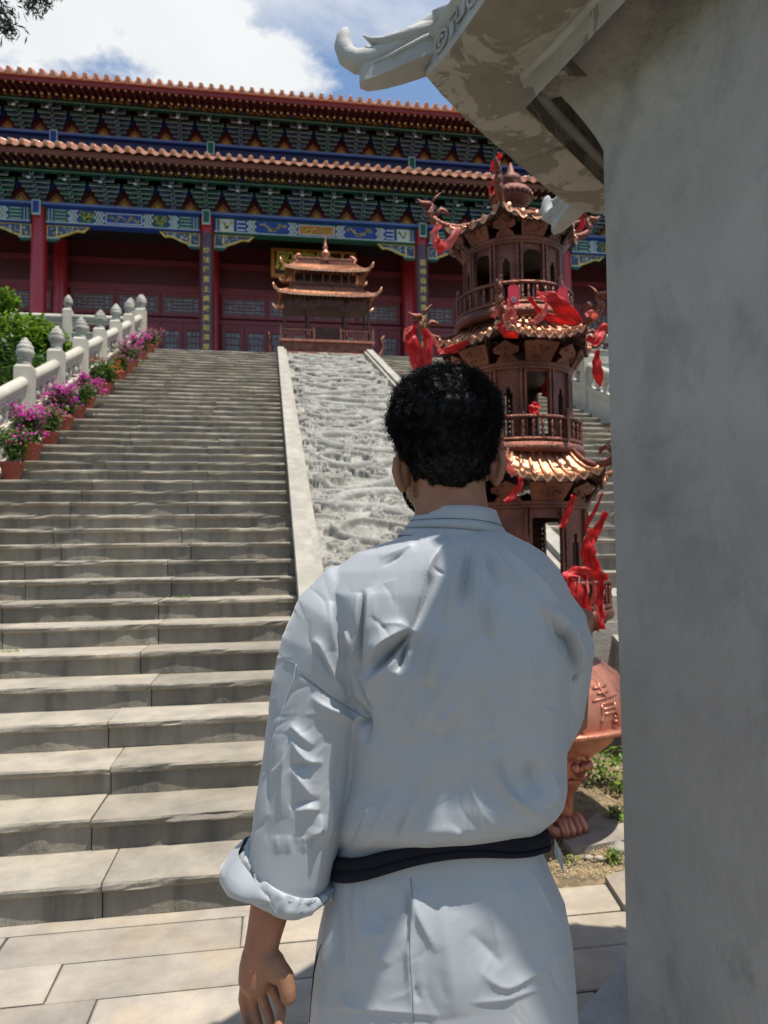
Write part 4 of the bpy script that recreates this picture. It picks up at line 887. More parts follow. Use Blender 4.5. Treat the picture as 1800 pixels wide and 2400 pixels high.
def tier(zb, zt, r, roof, railz, rail_r, big, small, carve, ribs):
    """drum with arches, pilasters, fan brackets, railing ring and roof"""
    ops = []
    for k in range(6):
        ops.append((A0+k*PI/3, big[0], zb+big[1], zb+(zt-zb)*big[2], big[3])); ops.append((A0+k*PI/3+PI/6, small, zb+0.04, zb+(zt-zb)*0.72, 0.1))
    arch_wall(r, 0.018, zb, zt, ops, 'drum')
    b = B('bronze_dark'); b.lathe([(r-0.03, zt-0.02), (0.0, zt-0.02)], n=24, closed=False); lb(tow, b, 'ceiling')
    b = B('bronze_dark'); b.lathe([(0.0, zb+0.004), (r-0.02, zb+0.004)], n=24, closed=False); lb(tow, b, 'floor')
    # mouldings
    b = B('bronze'); b.lathe([(r, zt-0.03), (r+0.014, zt-0.026), (r+0.014, zt-0.014), (r+0.006, zt-0.012), (r+0.02, zt-0.004), (r+0.02, zt+0.008), (r-0.02, zt+0.012)], n=72, closed=False); lb(tow, b, 'cornice')
    for k in range(12):
        a = A0+k*PI/6+PI/12; b = B('bronze')
        for off in (-0.036, 0.036):
            aa = a+off*0.30/r; c = polar(r+0.004, aa, 0); t_ = polar(1, aa+PI/2, 0); nrm = polar(1, aa, 0)
            b.obb(c+Vector((0, 0, (zb+zt)/2-0.01)), t_*0.006, nrm*0.012, Vector((0, 0, (zt-zb)/2-0.02)))
        for j in range(int((zt-zb)/0.03)):   # carved relief up the pilaster
            z = zb+0.03+j*0.03; aa = a+random.uniform(-.02, .02); p = polar(r+0.004, aa, z); b.ball(p, (0.008, 0.008, 0.011), 6, 4)
        b.build('pilaster', parent=tow, local=True)
    # fan and cloud shaped brackets leaning out below the eave
    z_in, r_in, z_out, r_out, lift = roof
    for k in range(12):
        a = A0+k*PI/6; t_ = polar(1, a+PI/2, 0); nrm = polar(1, a, 0); zz = zt+0.012; out_d = (nrm*0.55+Vector((0, 0, 0.85))).normalized(); L = 0.105
        c = polar(r+0.006, a, zz); w0, w1 = (0.062, 0.088) if k % 2 == 0 else (0.052, 0.06)
        w0 *= r/0.27; w1 *= r/0.27
        if k % 2 == 0: pts = [(-w0, 0), (0, 0.006), (w0, 0), (w1, L), (0, L+0.008), (-w1, L)]
        else: pts = [(-w0, 0), (w0, 0), (w0*0.8, L*.22), (w0*0.45, L*.36), (w1, L*.5), (w1, L*.72), (w0*0.6, L*.9), (0, L*1.12), (-w0*0.6, L*.9), (-w1, L*.72), (-w1, L*.5), (-w0*0.45, L*.36), (-w0*0.8, L*.22)]
        b = B('bronze'); pp = [c+t_*x+out_d*z for x, z in pts]; th = nrm.cross(t_)*0; nn = t_.cross(out_d).normalized(); nn = nn if nn.dot(nrm) > 0 else -nn
        b.prism(pp, nn*0.012)
        for q in range(16 if k % 2 == 0 else 6):
            x = random.uniform(-w0*.8, w0*.8); z = random.uniform(0.02, L*0.85); b.ball(c+t_*x+out_d*z+nn*0.013, random.uniform(.004, .009), 6, 4)
        b.build('fan_bracket', parent=tow, local=True)
    rf = hex_roof(z_in, r_in, z_out, r_out, lift, ribs, 0)
    # railing ring
    if railz:
        z0, z1 = railz; b = B('bronze')
        for zz, rr in ((z1, 0.011), (z0+0.015, 0.012)):
            pts = []
            for i in range(73): pts.append(polar(rail_r, A0+2*PI*i/72, zz))
            b.tube(pts, rr, 6)
        b.lathe([(rail_r-0.03, z0-0.05), (rail_r+0.012, z0-0.05), (rail_r+0.02, z0-0.03), (rail_r+0.012, z0), (rail_r-0.03, z0+0.004)], n=72, closed=False)
        lb(tow, b, 'railing')
        bm_ = B('bronze'); hh = z1-z0-0.02; bm_.lathe([(0.006, 0), (0.010, hh*.12), (0.006, hh*.25), (0.011, hh*.42), (0.006, hh*.6), (0.010, hh*.75), (0.006, hh)], n=8); me = bm_.mesh('baluster')
        kk = 42
        for i in range(kk):
            if i % 7 == 3:
                b = B('bronze'); a = A0+2*PI*i/kk; p = polar(rail_r, a, 0); b.obb(p+Vector((0, 0, (z0+z1)/2+0.01)), polar(0.011, a+PI/2, 0), polar(0.011, a, 0), Vector((0, 0, (z1-z0)/2+0.012))); b.ball(p+Vector((0, 0, z1+0.035)), (0.014, 0.014, 0.02), 8, 6); lb(tow, b, 'railing_post')
            else:
                o = bpy.data.objects.new('baluster', me); col.objects.link(o); o.parent = tow; o.location = polar(rail_r, A0+2*PI*i/kk, z0+0.01)
    return rf
tier(2.70, 3.075, 0.262, (3.30, 0.12, 3.17, 0.385, 0.05), (2.700, 2.82), 0.315, (0.26, 0.06, 0.84, 0.25), (0.09), True, 5)
tier(1.98, 2.40, 0.292, (2.66, 0.27, 2.535, 0.445, 0.05), (1.985, 2.115), 0.345, (0.30, 0.03, 0.90, 0.62), (0.075), True, 8)
tier(1.13, 1.675, 0.360, (1.95, 0.345, 1.80, 0.52, 0.05), (1.13, 1.27), 0.47, (0.30, 0.03, 0.86, 0.62), (0.07), True, 8)
# gourd finial on top
b = B('bronze'); b.lathe([(0.12, 3.28), (0.13, 3.30), (0.085, 3.325), (0.06, 3.345), (0.075, 3.36), (0.105, 3.39), (0.118, 3.425), (0.105, 3.455), (0.06, 3.475), (0.045, 3.49), (0.06, 3.51), (0.055, 3.54), (0.025, 3.56), (0.012, 3.61), (0.0, 3.63)], n=24, closed=False)
for i in range(24): a = 2*PI*i/24; b.ball(polar(0.116, a, 3.42), (0.010, 0.010, 0.016), 6, 4)
lb(tow, b, 'finial')
# neck, cauldron, rim, rivets
b = B('bronze'); b.lathe([(0.45, 1.13), (0.475, 1.09), (0.44, 1.05), (0.31, 0.985), (0.235, 0.945), (0.245, 0.90)], n=48, closed=False); lb(tow, b, 'flared_neck')
b = B('bronze')
for i in range(40):
    a = 2*PI*i/40; r_ = 0.385; z_ = 1.04
    p = lambda u, v: polar(0.430+v*0.034, a+u, 1.046+v*0.034)
    b.tube([p(-.05, -.8), p(-.05, .6), p(.03, .6), p(.03, -.2), p(-.01, -.2)], 0.0065, 5)
lb(tow, b, 'meander_relief')
b = B('copper'); b.lathe([(0.24, 0.90), (0.32, 0.885), (0.41, 0.85), (0.495, 0.79), (0.55, 0.71), (0.57, 0.63), (0.57, 0.575)], n=64, closed=False); lb(tow, b, 'cauldron')
b = B('copper'); b.lathe([(0.57, 0.580), (0.635, 0.583), (0.638, 0.572), (0.635, 0.560), (0.53, 0.552), (0.46, 0.45), (0.34, 0.35), (0.20, 0.28), (0.0, 0.26)], n=64, closed=False); lb(tow, b, 'cauldron_rim')
for i in range(18):
    b = B('copper'); b.ball(polar(0.583, A0+0.1+2*PI*i/18, 0.612), (0.014, 0.014, 0.014), 8, 5); lb(tow, b, 'rivet')
# raised character on the belly, laid on the curved surface
def belly(z):
    pr = [(0.24, 0.90), (0.32, 0.885), (0.41, 0.85), (0.495, 0.79), (0.55, 0.71), (0.57, 0.63), (0.57, 0.575)]
    for (ra, za), (rb_, zb_) in zip(pr, pr[1:]):
        if zb_ <= z <= za: return ra+(rb_-ra)*(za-z)/(za-zb_)
    return 0.57
aq = math.atan2(-1, 0.50)
cq = aq-YAW+0.16
def gp(x, y, r=0.0): h = 0.700+y*0.165; return polar(belly(h)+r, cq+x*0.175/0.53, h)
for L_ in ([(-.30, .40), (.30, .44)], [(-.24, .26), (.24, .29)], [(-.52, .10), (.54, .16)], [(0, .56), (0, .14)], [(-.24, -.02), (-.26, -.32), (-.36, -.50)], [(-.24, -.02), (.02, .0), (.28, .0)], [(.28, 0), (.28, -.46), (.16, -.40)], [(-.22, -.15), (.24, -.14)], [(-.22, -.28), (.24, -.27)]):
    b = B('copper'); P_ = []
    for (x0, y0), (x1, y1) in zip(L_, L_[1:]): P_ += [gp(x0+(x1-x0)*t, y0+(y1-y0)*t, .001) for t in (0, .33, .66)]
    P_.append(gp(*L_[-1], .001)); b.tube(P_, .0078, 8); lb(tow, b, 'raised_character_stroke')
# lion-mask legs
foot = Vector((1.468, 3.50, 0))-TX; foot.z = 0; la = math.atan2(foot.y, foot.x)
def lion_leg(a):
    r = polar(1, a, 0); t_ = polar(1, a+PI/2, 0); u = Vector((0, 0, 1)); P = lambda x, y, z: t_*x+r*y+u*z
    b = B('copper')
    b.tube([P(0, .28, .06), P(0, .275, .14), P(0, .285, .22), P(0, .31, .28), P(0, .335, .36), P(0, .34, .44), P(0, .33, .50)], [.066, .054, .054, .068, .090, .094, .06], 16)
    b.tube([P(0, .25, .0), P(0, .27, .04), P(0, .28, .09)], [.085, .078, .05], 16)
    for k in range(4):   # toes
        x = -.06+.04*k; b.tube([P(x*.6, .28, .12), P(x*.95, .335, .090), P(x*1.05, .36, .055), P(x*1.05, .362, .012)], [.020, .025, .025, .020], 8)
    leg = lb(tow, b, 'leg')
    b = B('copper'); y = .432
    b.ball(P(0, y+.01, .385), (.026, .026, .022), 10, 8); b.ball(P(-.02, y, .372), .016, 8, 6); b.ball(P(.02, y, .372), .016, 8, 6)
    for s in (-1, 1):
        b.ball(P(s*.036, y-.008, .425), .019, 10, 8); b.tube([P(s*.01, y-.005, .445), P(s*.035, y, .455), P(s*.065, y-.02, .445)], [.008, .011, .005], 6)
        b.ball(P(s*.072, y-.045, .455), (.02, .02, .026), 8, 6); b.ball(P(s*.045, y-.012, .375), (.024, .02, .026), 8, 6)
    for k in range(6): b.tube([P(-.05+.02*k, y-.012, .475), P(-.055+.022*k, y-.02, .495), P(-.05+.02*k, y-.045, .505)], [.010, .010, .004], 6)
    b.tube([P(-.045, y-.01, .335), P(-.02, y+.005, .325), P(.02, y+.005, .325), P(.045, y-.01, .335)], .007, 6)
    for k in range(6): b.box(0, 0, 0, 0, 0, 0) if False else b.ball(P(-.03+.012*k, y-.002, .318), (.005, .005, .009), 6, 4)
    for k in range(8): b.tube([P(-.05+.0143*k, y-.03, .31), P(-.05+.0143*k, .335, .27)], [.008, .005], 5)
    b.build('lion_mask', parent=leg, local=True)
for k in range(3): lion_leg(la+k*2*PI/3)

# ================================================================== FOREGROUND STONE PAGODA
po = cw(1.06, 1.62); 
pag = thing('stone_pagoda', 'large grey hexagonal stone pagoda pillar at the right edge, its eave corner overhead', 'stone pagoda', po)
PAa = math.radians(171)-YAW
def hx(r, k, z=0.0): return polar(r, PAa+k*PI/3, z)
def hexring(b, lv, smooth=False):
    vs = [hx(r, k, z) for r, z in lv for k in range(6)]; b.add(vs, [(i*6+k, i*6+(k+1) % 6, (i+1)*6+(k+1) % 6, (i+1)*6+k) for i in range(len(lv)-1) for k in range(6)], smooth)
b = B('cement'); hexring(b, [(0.70, -0.05), (0.70, 0.285), (0.69, 0.30), (0.40, 0.306)]); lb(pag, b, 'plinth')
# shaft: hexagonal, slightly rounded arrises, gently uneven plaster
b = B('cement'); n = 192; zs = [0.30+0.03*i for i in range(70)]+[2.39+0.01*i for i in range(42)]
vs = []
for z in zs:
    ft = 0.012*math.exp(-(z-0.30)/0.02)
    for i in range(n):
        a = 2*PI*i/n; k = (a % (PI/3))-PI/6; zs_ = 2.40+0.34*(1-abs(k)/(PI/6)); fl_ = 0.105*min(1.0, max(0.0, (z-zs_)/0.16))**1.2; apo = (0.527+fl_+ft)*math.cos(PI/6); rr = apo/math.cos(k); rr = min(rr, (0.527+fl_+ft)*0.992)
        d = mnoise.noise(Vector((math.cos(a)*2.2, math.sin(a)*2.2, z*1.4)))*0.004+mnoise.noise(Vector((math.cos(a)*9, math.sin(a)*9, z*5)))*0.0012
        vs.append(polar(rr+d, PAa+a, z))
b.add(vs, [(i*n+k, i*n+(k+1) % n, (i+1)*n+(k+1) % n, (i+1)*n+k) for i in range(len(zs)-1) for k in range(n)], True); o = lb(pag, b, 'shaft')
# eave: raised corners
ZE, LIFT = 2.615, 0.025
def eave(r, s, k, dz=0.0, lift=1.0):      # s in 0..1 from corner k to corner k+1 (going to the far side for k = -1)
    p = hx(r, k)*(1-s)+hx(r, k+1)*s; e = abs(2*s-1); p.z = ZE+LIFT*lift*e**5+dz; return p
b = B('soffit'); n = 14
for k in range(6):
    lev = [(0.95, 0.0, 1.0), (0.94, -0.006, 1.0), (0.715, -0.015, 0.75)]
    vs = [eave(r, i/n, k, dz, l) for r, dz, l in lev for i in range(n+1)]; b.add(vs, [(j*(n+1)+i, j*(n+1)+i+1, (j+1)*(n+1)+i+1, (j+1)*(n+1)+i) for j in range(2) for i in range(n)], True)
lb(pag, b, 'soffit')
for k in range(6):      # ribs: one parallel to the edge, cross ribs at the joint
    b = B('cement_light'); b.tube([eave(0.705, s, k, -0.018, 0.75) for s in (0.0, .2, .4, .6, .8, 1.0)], 0.016, 8); lb(pag, b, 'soffit_rib')
    b = B('soffit'); b.tube([eave(0.70, 0.52, k, -0.012, .75), eave(0.82, 0.51, k, -0.008), eave(0.94, 0.50, k, -0.002)], 0.010, 6); lb(pag, b, 'soffit_joint')
b = B('dark')
for k in range(6): pass
b = B('soffit'); hexring(b, [(0.705, 2.53), (0.72, 2.72), (0.55, 2.74)]); lb(pag, b, 'inner_soffit')
# edge band with raised scroll ornament, and roof above
b = B('cement_light')
for k in range(6):
    lev = [(0.95, 0.0), (0.958, 0.012), (0.950, 0.014), (0.950, 0.078), (0.962, 0.084), (0.962, 0.10)]
    vs = [eave(r, i/n, k, dz) for r, dz in lev for i in range(n+1)]; b.add(vs, [(j*(n+1)+i+1, j*(n+1)+i, (j+1)*(n+1)+i, (j+1)*(n+1)+i+1) for j in range(5) for i in range(n)], True)
lb(pag, b, 'edge_band')
for k in range(6):
    nrm = ((hx(1, k)+hx(1, k+1))*0.5).normalized()
    for q in range(5):
        s0 = 0.10+0.18*q; b = B('cement_light'); c = lambda ds, dz, s0=s0: eave(0.952, s0+ds, k, 0.046+dz)+nrm*0.002
        b.tube([c(.035*math.cos(t), .022*math.sin(t)) for t in np.linspace(0, 2*PI, 14)], 0.0045, 6); b.tube([c(.014*math.cos(t), .010*math.sin(t)) for t in np.linspace(0, 1.6*PI, 10)], 0.004, 6)
        b.tube([c(.05, .024), c(.09, .024), c(.09, -.01), c(.13, -.01), c(.13, .024)], 0.004, 5) if q < 4 else None
        b.tube([c(.05, -.026), c(.07, -.026), c(.07, .008)], 0.004, 5) if q < 4 else None
        lb(pag, b, 'scroll_ornament')
b = B('cement_light')
for k in range(6):
    m = 5; vs = []
    for j in range(m+1):
        t = j/m
        for i in range(n+1): p = eave(0.962*(1-t)+0.42*t, i/n, k, 0.10+0.30*t**1.3, (1-t)**2); vs.append(p)
    b.add(vs, [(j*(n+1)+i+1, j*(n+1)+i, (j+1)*(n+1)+i, (j+1)*(n+1)+i+1) for j in range(m) for i in range(n)], True)
rf = lb(pag, b, 'roof')
for k in range(6):
    for q in range(6):
        s = (q+0.5)/6; b = B('cement_light'); b.tube([eave(0.962*(1-t)+0.42*t, s, k, 0.11+0.30*t**1.3, (1-t)**2) for t in (0, .25, .5, .75, 1)], 0.022, 6); b.build('tile_ridge', parent=rf, local=True)
# upper drum and cap, above the frame
b = B('cement'); hexring(b, [(0.40, 2.85), (0.36, 3.25), (0.46, 3.30), (0.46, 3.36), (0.16, 3.5), (0.08, 3.62), (0.0, 3.7)]); lb(pag, b, 'upper_tier')
# horns: hip ridge sweeping out from each corner and curling up
def horn(k):
    d = hx(1, k); d.z = 0; u = Vector((0, 0, 1)); c = hx(0.95, k, ZE+LIFT); side = Vector((-d.y, d.x, 0))
    b = B('cement_light')
    c = c+u*0.022
    pts = [c-d*0.30+u*0.20, c-d*0.16+u*0.155, c-d*0.05+u*0.115, c+d*0.03+u*0.078, c+d*0.09+u*0.052, c+d*0.14+u*0.038, c+d*0.180+u*0.040, c+d*0.205+u*0.058, c+d*0.216+u*0.086, c+d*0.214+u*0.112, c+d*0.208+u*0.128, c+d*0.204+u*0.134]
    b.tube(pts, [.036, .036, .036, .034, .032, .031, .030, .027, .024, .019, .012, .003], 16, up=side, flat=1.0)
    L = [(-0.06, 0.015, .040), (0.0, 0.002, .040), (0.06, -.014, .036), (0.11, -.026, .030), (0.155, -.032, .024), (0.172, -.030, .012)]; vs = []
    for (x, z, w_) in L:
        for s_, zz in ((-1, .004), (0, -.004), (1, .004), (1, .05), (-1, .05)): vs.append(c+d*x+side*(s_*w_)+u*(z+zz))
    b.add(vs, [(i*5+q, i*5+(q+1) % 5, (i+1)*5+(q+1) % 5, (i+1)*5+q) for i in range(5) for q in range(5)]+[(0, 4, 3, 2, 1), (25, 26, 27, 28, 29)], False)
    for s_ in (-1, 1):
        b.tube([c-d*.02+u*0.098+side*.018*s_, c+d*0.05+u*0.075+side*.022*s_, c+d*0.10+u*0.068+side*.022*s_, c+d*0.135+u*0.074+side*.021*s_, c+d*0.160+u*0.094+side*.019*s_], [.018, .018, .015, .010, .002], 8)
        b.tube([c-d*.08+u*.075+side*.034*s_, c-d*0.0+u*0.052+side*.036*s_, c+d*0.07+u*0.026+side*.034*s_, c+d*0.13+u*0.010+side*.028*s_], [.008, .010, .008, .002], 6)
    lb(pag, b, 'eave_horn')
for k in range(6): horn(k)
# scalloped cloud corbels: radial plates under each corner
for k in range(6):
    d = hx(1, k); side = Vector((-d.y, d.x, 0)); u = Vector((0, 0, 1))
    pr = [(.745, 2.70), (.745, 2.655), (.735, 2.635), (.715, 2.632), (.710, 2.612), (.690, 2.605), (.672, 2.607), (.664, 2.587), (.640, 2.578), (.612, 2.582), (.602, 2.565), (.55, 2.56), (.55, 2.70)]
    b = B('soffit'); b.prism([d*x+u*z-side*.05 for x, z in pr], side*0.10); lb(pag, b, 'cloud_corbel')

# ================================================================== GARDEN STRIP RIGHT OF THE MAN
gs = B('soil'); n = 90; xs = np.linspace(0.24, 2.52, n); ysl = np.linspace(2.975, 4.97, 70)
vs = [(x, y, 0.0+0.018*mnoise.noise(Vector((x*5, y*5, 0)))+0.010*mnoise.noise(Vector((x*22, y*22, 1)))-0.004) for y in ysl for x in xs]
gs.add(vs, [(j*n+i, j*n+i+1, (j+1)*n+i+1, (j+1)*n+i) for j in range(69) for i in range(n-1)], True); tag(gs.build('soil'), kind='structure')
for (P_, lab) in (([(1340, 1990), (1318, 1965), (1400, 1905), (1480, 1900), (1500, 1962), (1420, 1975)], 'irregular pale flagstone on the soil under the lion foot'),
                 ([(1418, 2052), (1480, 2036), (1560, 2034), (1560, 2120), (1462, 2120)], 'grey flagstone at the paving edge next to the big pillar')):
    V_ = [pZ(x, y, 0.028) for x, y in P_]; b = B('paving'); b.prism([v-Vector((0, 0, .05)) for v in V_], (0, 0, .05))
    if lab.startswith('irreg'): tag(b.build('flagstone'), lab, 'flagstone')
    else: b.build('slab', parent=pav)
b = B('marble_grey')
for i, (x, y, s, lab) in enumerate([(1380, 2010, .022, 'small tan stone on the dry soil, left one of the pair below the lion foot'), (1402, 2012, .025, 'small tan stone on the dry soil, right one of the pair below the lion foot'), (1452, 1990, .06, 'rounded grey rock on the soil against the pillar edge'), (1418, 1836, .022, 'pale pebble below the green weeds behind the cauldron')]):
    p = pZ(x, y, 0.01); b = B('paving'); b.ball(p, (s, s*.8, s*.55), 10, 7)
    b.v = [tuple(Vector(v)+Vector((mnoise.noise(Vector(v)*30+Vector((i, 0, 0))), mnoise.noise(Vector(v)*30+Vector((0, 5, i))), 0))*s*0.35) for v in b.v]; tag(b.build('rock'), lab, 'rock')
# dry straw litter
Vs = []; Fs = []
for i in range(9000):
    x, y = random.uniform(0.25, 2.45), random.uniform(3.05, 4.6); 
    a = random.uniform(0, PI); L = random.uniform(.008, .03); p = Vector((x, y, 0.004+0.018*mnoise.noise(Vector((x*5, y*5, 0)))+random.uniform(0, .008))); d = Vector((math.cos(a), math.sin(a), random.uniform(-.25, .25)))*L; s_ = Vector((-d.y, d.x, 0)).normalized()*0.0012
    k = len(Vs); Vs += [p-s_, p+s_, p+d+s_, p+d-s_]; Fs.append((k, k+1, k+2, k+3))
mk('straw', (0.42, 0.32, 0.17), 0.8, var=0.3, scale=60, bump=0)
tag(npmesh('dry_straw', Vs, Fs, 'straw', smooth=False), kind='stuff')
def weed(px, py, h, n, lab, mats=('leaf', 'leaf_light'), r=0.08, size=0.045, z=0.0):
    p0 = pZ(px, py, z); root = thing('weed', lab, 'weed', p0)
    leaves(n, lambda: Vector((random.gauss(0, r*.5), random.gauss(0, r*.5), random.uniform(0.005, h))), size, mats, 'foliage', root, asp=0.4)
    b = B('twig')
    for q in range(6): b.tube([Vector((0, 0, 0)), Vector((random.gauss(0, r*.3), random.gauss(0, r*.3), h*.5)), Vector((random.gauss(0, r*.5), random.gauss(0, r*.5), h*.9))], 0.002, 4)
    lb(root, b, 'stem')
weed(1412, 1838, 0.22, 260, 'leafy green weeds growing behind the cauldron beside the pillar', r=.16, size=.05)
weed(1448, 1930, 0.10, 90, 'small green weed beside the pillar edge at the lion foot', r=.06)
weed(1437, 2018, 0.055, 120, 'little tuft of green weed on the soil beside the grey rock', r=.04, size=.025)
weed(1335, 2020, 0.02, 40, 'thin green sprigs in the dry soil near the belt end', r=.04, size=.02)
weed(1452, 1860, 0.10, 80, 'green weeds on the soil right of the bare lion leg', r=.06)
def d_ok(p): return 3 < p.y < 18
def on_stairs(px, py):
    best = None
    for n_ in range(1, NS+1):
        p = pZ(px, py, n_*RISE); a, c = Y0+(n_-1)*RUN, Y0+n_*RUN; e = max(a-p.y, p.y-c, 0)
        if d_ok(p) and (best is None or e < best[0]): best = (e, Vector((p.x, min(max(p.y, a+0.14), c-0.12), n_*RISE)))
    return best[1]
def sprig(px, py, lab):
    p = on_stairs(px, py); p.z += 0.002; root = thing('weed', lab, 'weed', p)
    leaves(60, lambda: Vector((random.gauss(0, .035), random.gauss(0, .008), random.uniform(0, .012))), .018, ('leaf', 'leaf_light'), 'foliage', root)
sprig(70, 1511, 'tiny green weed in a lower step joint near the left edge of the photo'); sprig(460, 1386, 'tiny green weed in a step joint left of the ramp foot')

# ================================================================== FLOWER POTS UP THE LEFT OF THE STAIRS
pm = B('terracotta'); pm.lathe([(0.075, 0), (0.100, 0.15), (0.112, 0.152), (0.114, 0.185), (0.10, 0.187), (0.095, 0.165)], n=20, closed=False); pm.lathe([(0.0, 0.0), (0.075, 0.0)], n=20, closed=False); pm.mat('soil'); pm.lathe([(0.097, 0.165), (0.0, 0.17)], n=16, closed=False); POT = pm.mesh('pot')
def plant(p, kind, lab, s=1.0, seed=0, cat='potted plant'):
    random.seed(seed+50); root = thing('flower_pot', lab, cat, p, 'flower pots lined up on the stairs'); root.scale = (s, s, s)
    o = bpy.data.objects.new('pot', POT); col.objects.link(o); o.parent = root
    arms = []; b = B('twig')
    for q in range(11):
        a = random.uniform(0, 2*PI); r = random.uniform(.05, .22); h = random.uniform(.28, .52)
        pts = [Vector((0, 0, .16)), Vector((r*.4*math.cos(a), r*.4*math.sin(a), .16+(h-.16)*.6)), Vector((r*math.cos(a), r*math.sin(a), h))]; arms.append(pts); b.tube(pts, [.006, .004, .002], 4)
    b.build('stem', parent=root, local=True)
    def along(t0):
        pt = random.choice(arms); t = random.uniform(t0, 1.0); q = pt[0]*(1-t)**2+pt[1]*2*t*(1-t)+pt[2]*t*t; return q+Vector((random.gauss(0, .035), random.gauss(0, .035), random.gauss(0, .03)))
    leaves(1100, lambda: along(.3), .050, ('leaf_pot', 'leaf_dark', 'leaf'), 'foliage', root, asp=.5)
    fm = {'m': ('magenta', 'magenta', 'pink'), 'p': ('pink', 'magenta'), 'o': ('orange_flower',)}[kind[0]]; dens = int(kind[1:])
    tips = [pt[2] for pt in arms][:5 if kind[0] == 'o' else 9]; dens = int(dens*1.5)
    leaves(dens, lambda: random.choice(tips)+Vector((random.gauss(0, .040), random.gauss(0, .040), random.gauss(.01, .030))), .032, fm, 'blossom', root, asp=.8); return root
PP = [(5, 1132, 'm60', 'lowest pot, cut by the left edge of the photo, sparse pink flowers'), (50, 1083, 'm350', 'second pot from the bottom with loose magenta flower sprays'), (90, 1050, 'p150', 'low leafy pot just above the second one, few pink flowers'),
      (137, 1012, 'm450', 'magenta bougainvillea pot, third of the large blooming ones'), (165, 986, 'p60', 'small leafy pot half hidden behind the third magenta one'), (188, 958, 'm600', 'fullest magenta flower pot midway up the stairs'),
      (211, 934, 'o60', 'green pot with red-orange blossoms midway up the stairs'), (232, 915, 'o30', 'green leafy pot with no visible bloom right of the orange one'), (253, 895, 'p120', 'leafy pot with one pale pink spray near the balustrade'),
      (272, 879, 'p150', 'leafy pot with faded pink flowers in the upper row'), (291, 861, 'm350', 'pot of drooping magenta and pink flowers in the upper row'), (312, 845, 'm500', 'bright magenta pot near the top of the stairs'),
      (332, 829, 'p90', 'small green pot just below the top step'), (346, 818, 'p160', 'topmost pot with pink-tipped leaves beside the red doors')]
for i, (x, y, k, lab) in enumerate(PP):
    p = on_stairs(x, y); p.x = min(p.x, -2.52); p.x = max(p.x, -2.70)
    plant(p, k, lab, 1.08+0.1*math.sin(i*2.3), i)
for i, (n_, k, lab) in enumerate([(17, 'm300', 'magenta flower pot on the far right stairs beside the pillar edge'), (19, 'm260', 'purple flowering pot behind it on the far right stairs'), (15, 'p200', 'pink flower pot on the far right stairs, lowest of those beside the pillar'), (21, 'p100', 'upper leafy pot on the far right stairs'), (13, 'm100', 'yellow-green leafy pot on the right stairs, mostly hidden by the pillar')]):
    plant(Vector((5.25, Y0+(n_-1)*RUN+0.16, n_*RISE)), k, lab, 1.0, 30+i)

# ================================================================== BANK, SHRUBS, TREES
b = B('bank'); b.prism([(-14, 2.0, -0.05), (-14, Ytop, -0.05), (-14, Ytop, 4.3), (-14, 9.5, 1.9), (-14, 5, 0.3)], (10.85, 0, 0)); b.prism([(5.8, 2.0, -0.05), (5.8, Ytop, -0.05), (5.8, Ytop, 4.3), (5.8, 9.5, 1.9), (5.8, 5, 0.3)], (12, 0, 0)); tag(b.build('planted_bank'), kind='structure')
def shrub(c, R, n, lab, mats, size=0.09, cat='shrub'):
    root = thing('shrub', lab, cat, (c[0], c[1], c[2]-R[2])); cl = [(Vector((random.gauss(0, .45)*R[0], random.gauss(0, .45)*R[1], R[2]+random.gauss(0, .5)*R[2])), random.uniform(.22, .42)*R[2]) for _ in range(26)]
    def f():
        q, r = random.choice(cl); v = Vector((random.gauss(0, 1), random.gauss(0, 1), random.gauss(0, 1))).normalized(); return q+v*r*random.uniform(.6, 1.05)
    leaves(n, f, size, mats, 'foliage', root, asp=.5); b = B('twig')
    for q, r in cl[:14]: b.tube([Vector((0, 0, -0.2)), Vector((q.x*.4, q.y*.4, q.z*.5)), q], [.03, .02, .008], 5)
    lb(root, b, 'branch'); return root
c = pX(50, 760, -4.2)
shrub((-4.30, 13.3, 4.82), (0.75, 0.9, 0.95), 11000, 'bright yellow-green shrub behind the left balustrade, beside the tall post', ('leaf', 'leaf_light'), .12)
shrub((-4.2, 10.9, 3.9), (0.75, 0.9, 0.95), 9000, 'darker green shrub behind the lower left balustrade', ('leaf_dark', 'leaf'), .11)
shrub((-3.75, 14.2, 5.0), (0.35, 0.5, 0.5), 2600, 'small light green shrub between two balustrade posts', ('leaf', 'leaf_light'), .10)
shrub((-5.5, 13.6, 4.85), (0.9, 1.0, 0.95), 8000, 'pale green shrub at the left edge of the photo under the red column', ('leaf_light', 'leaf'), .12)
shrub((-3.9, 7.6, 2.1), (0.5, 1.0, 0.8), 4000, 'low dark green shrub at the left edge behind the balusters', ('leaf_dark', 'leaf'), .10)
shrub((7.2, 11.5, 4.0), (0.9, 1.3, 0.9), 4000, 'yellow-green shrub behind the right balustrade', ('leaf_light', 'leaf'), .12)
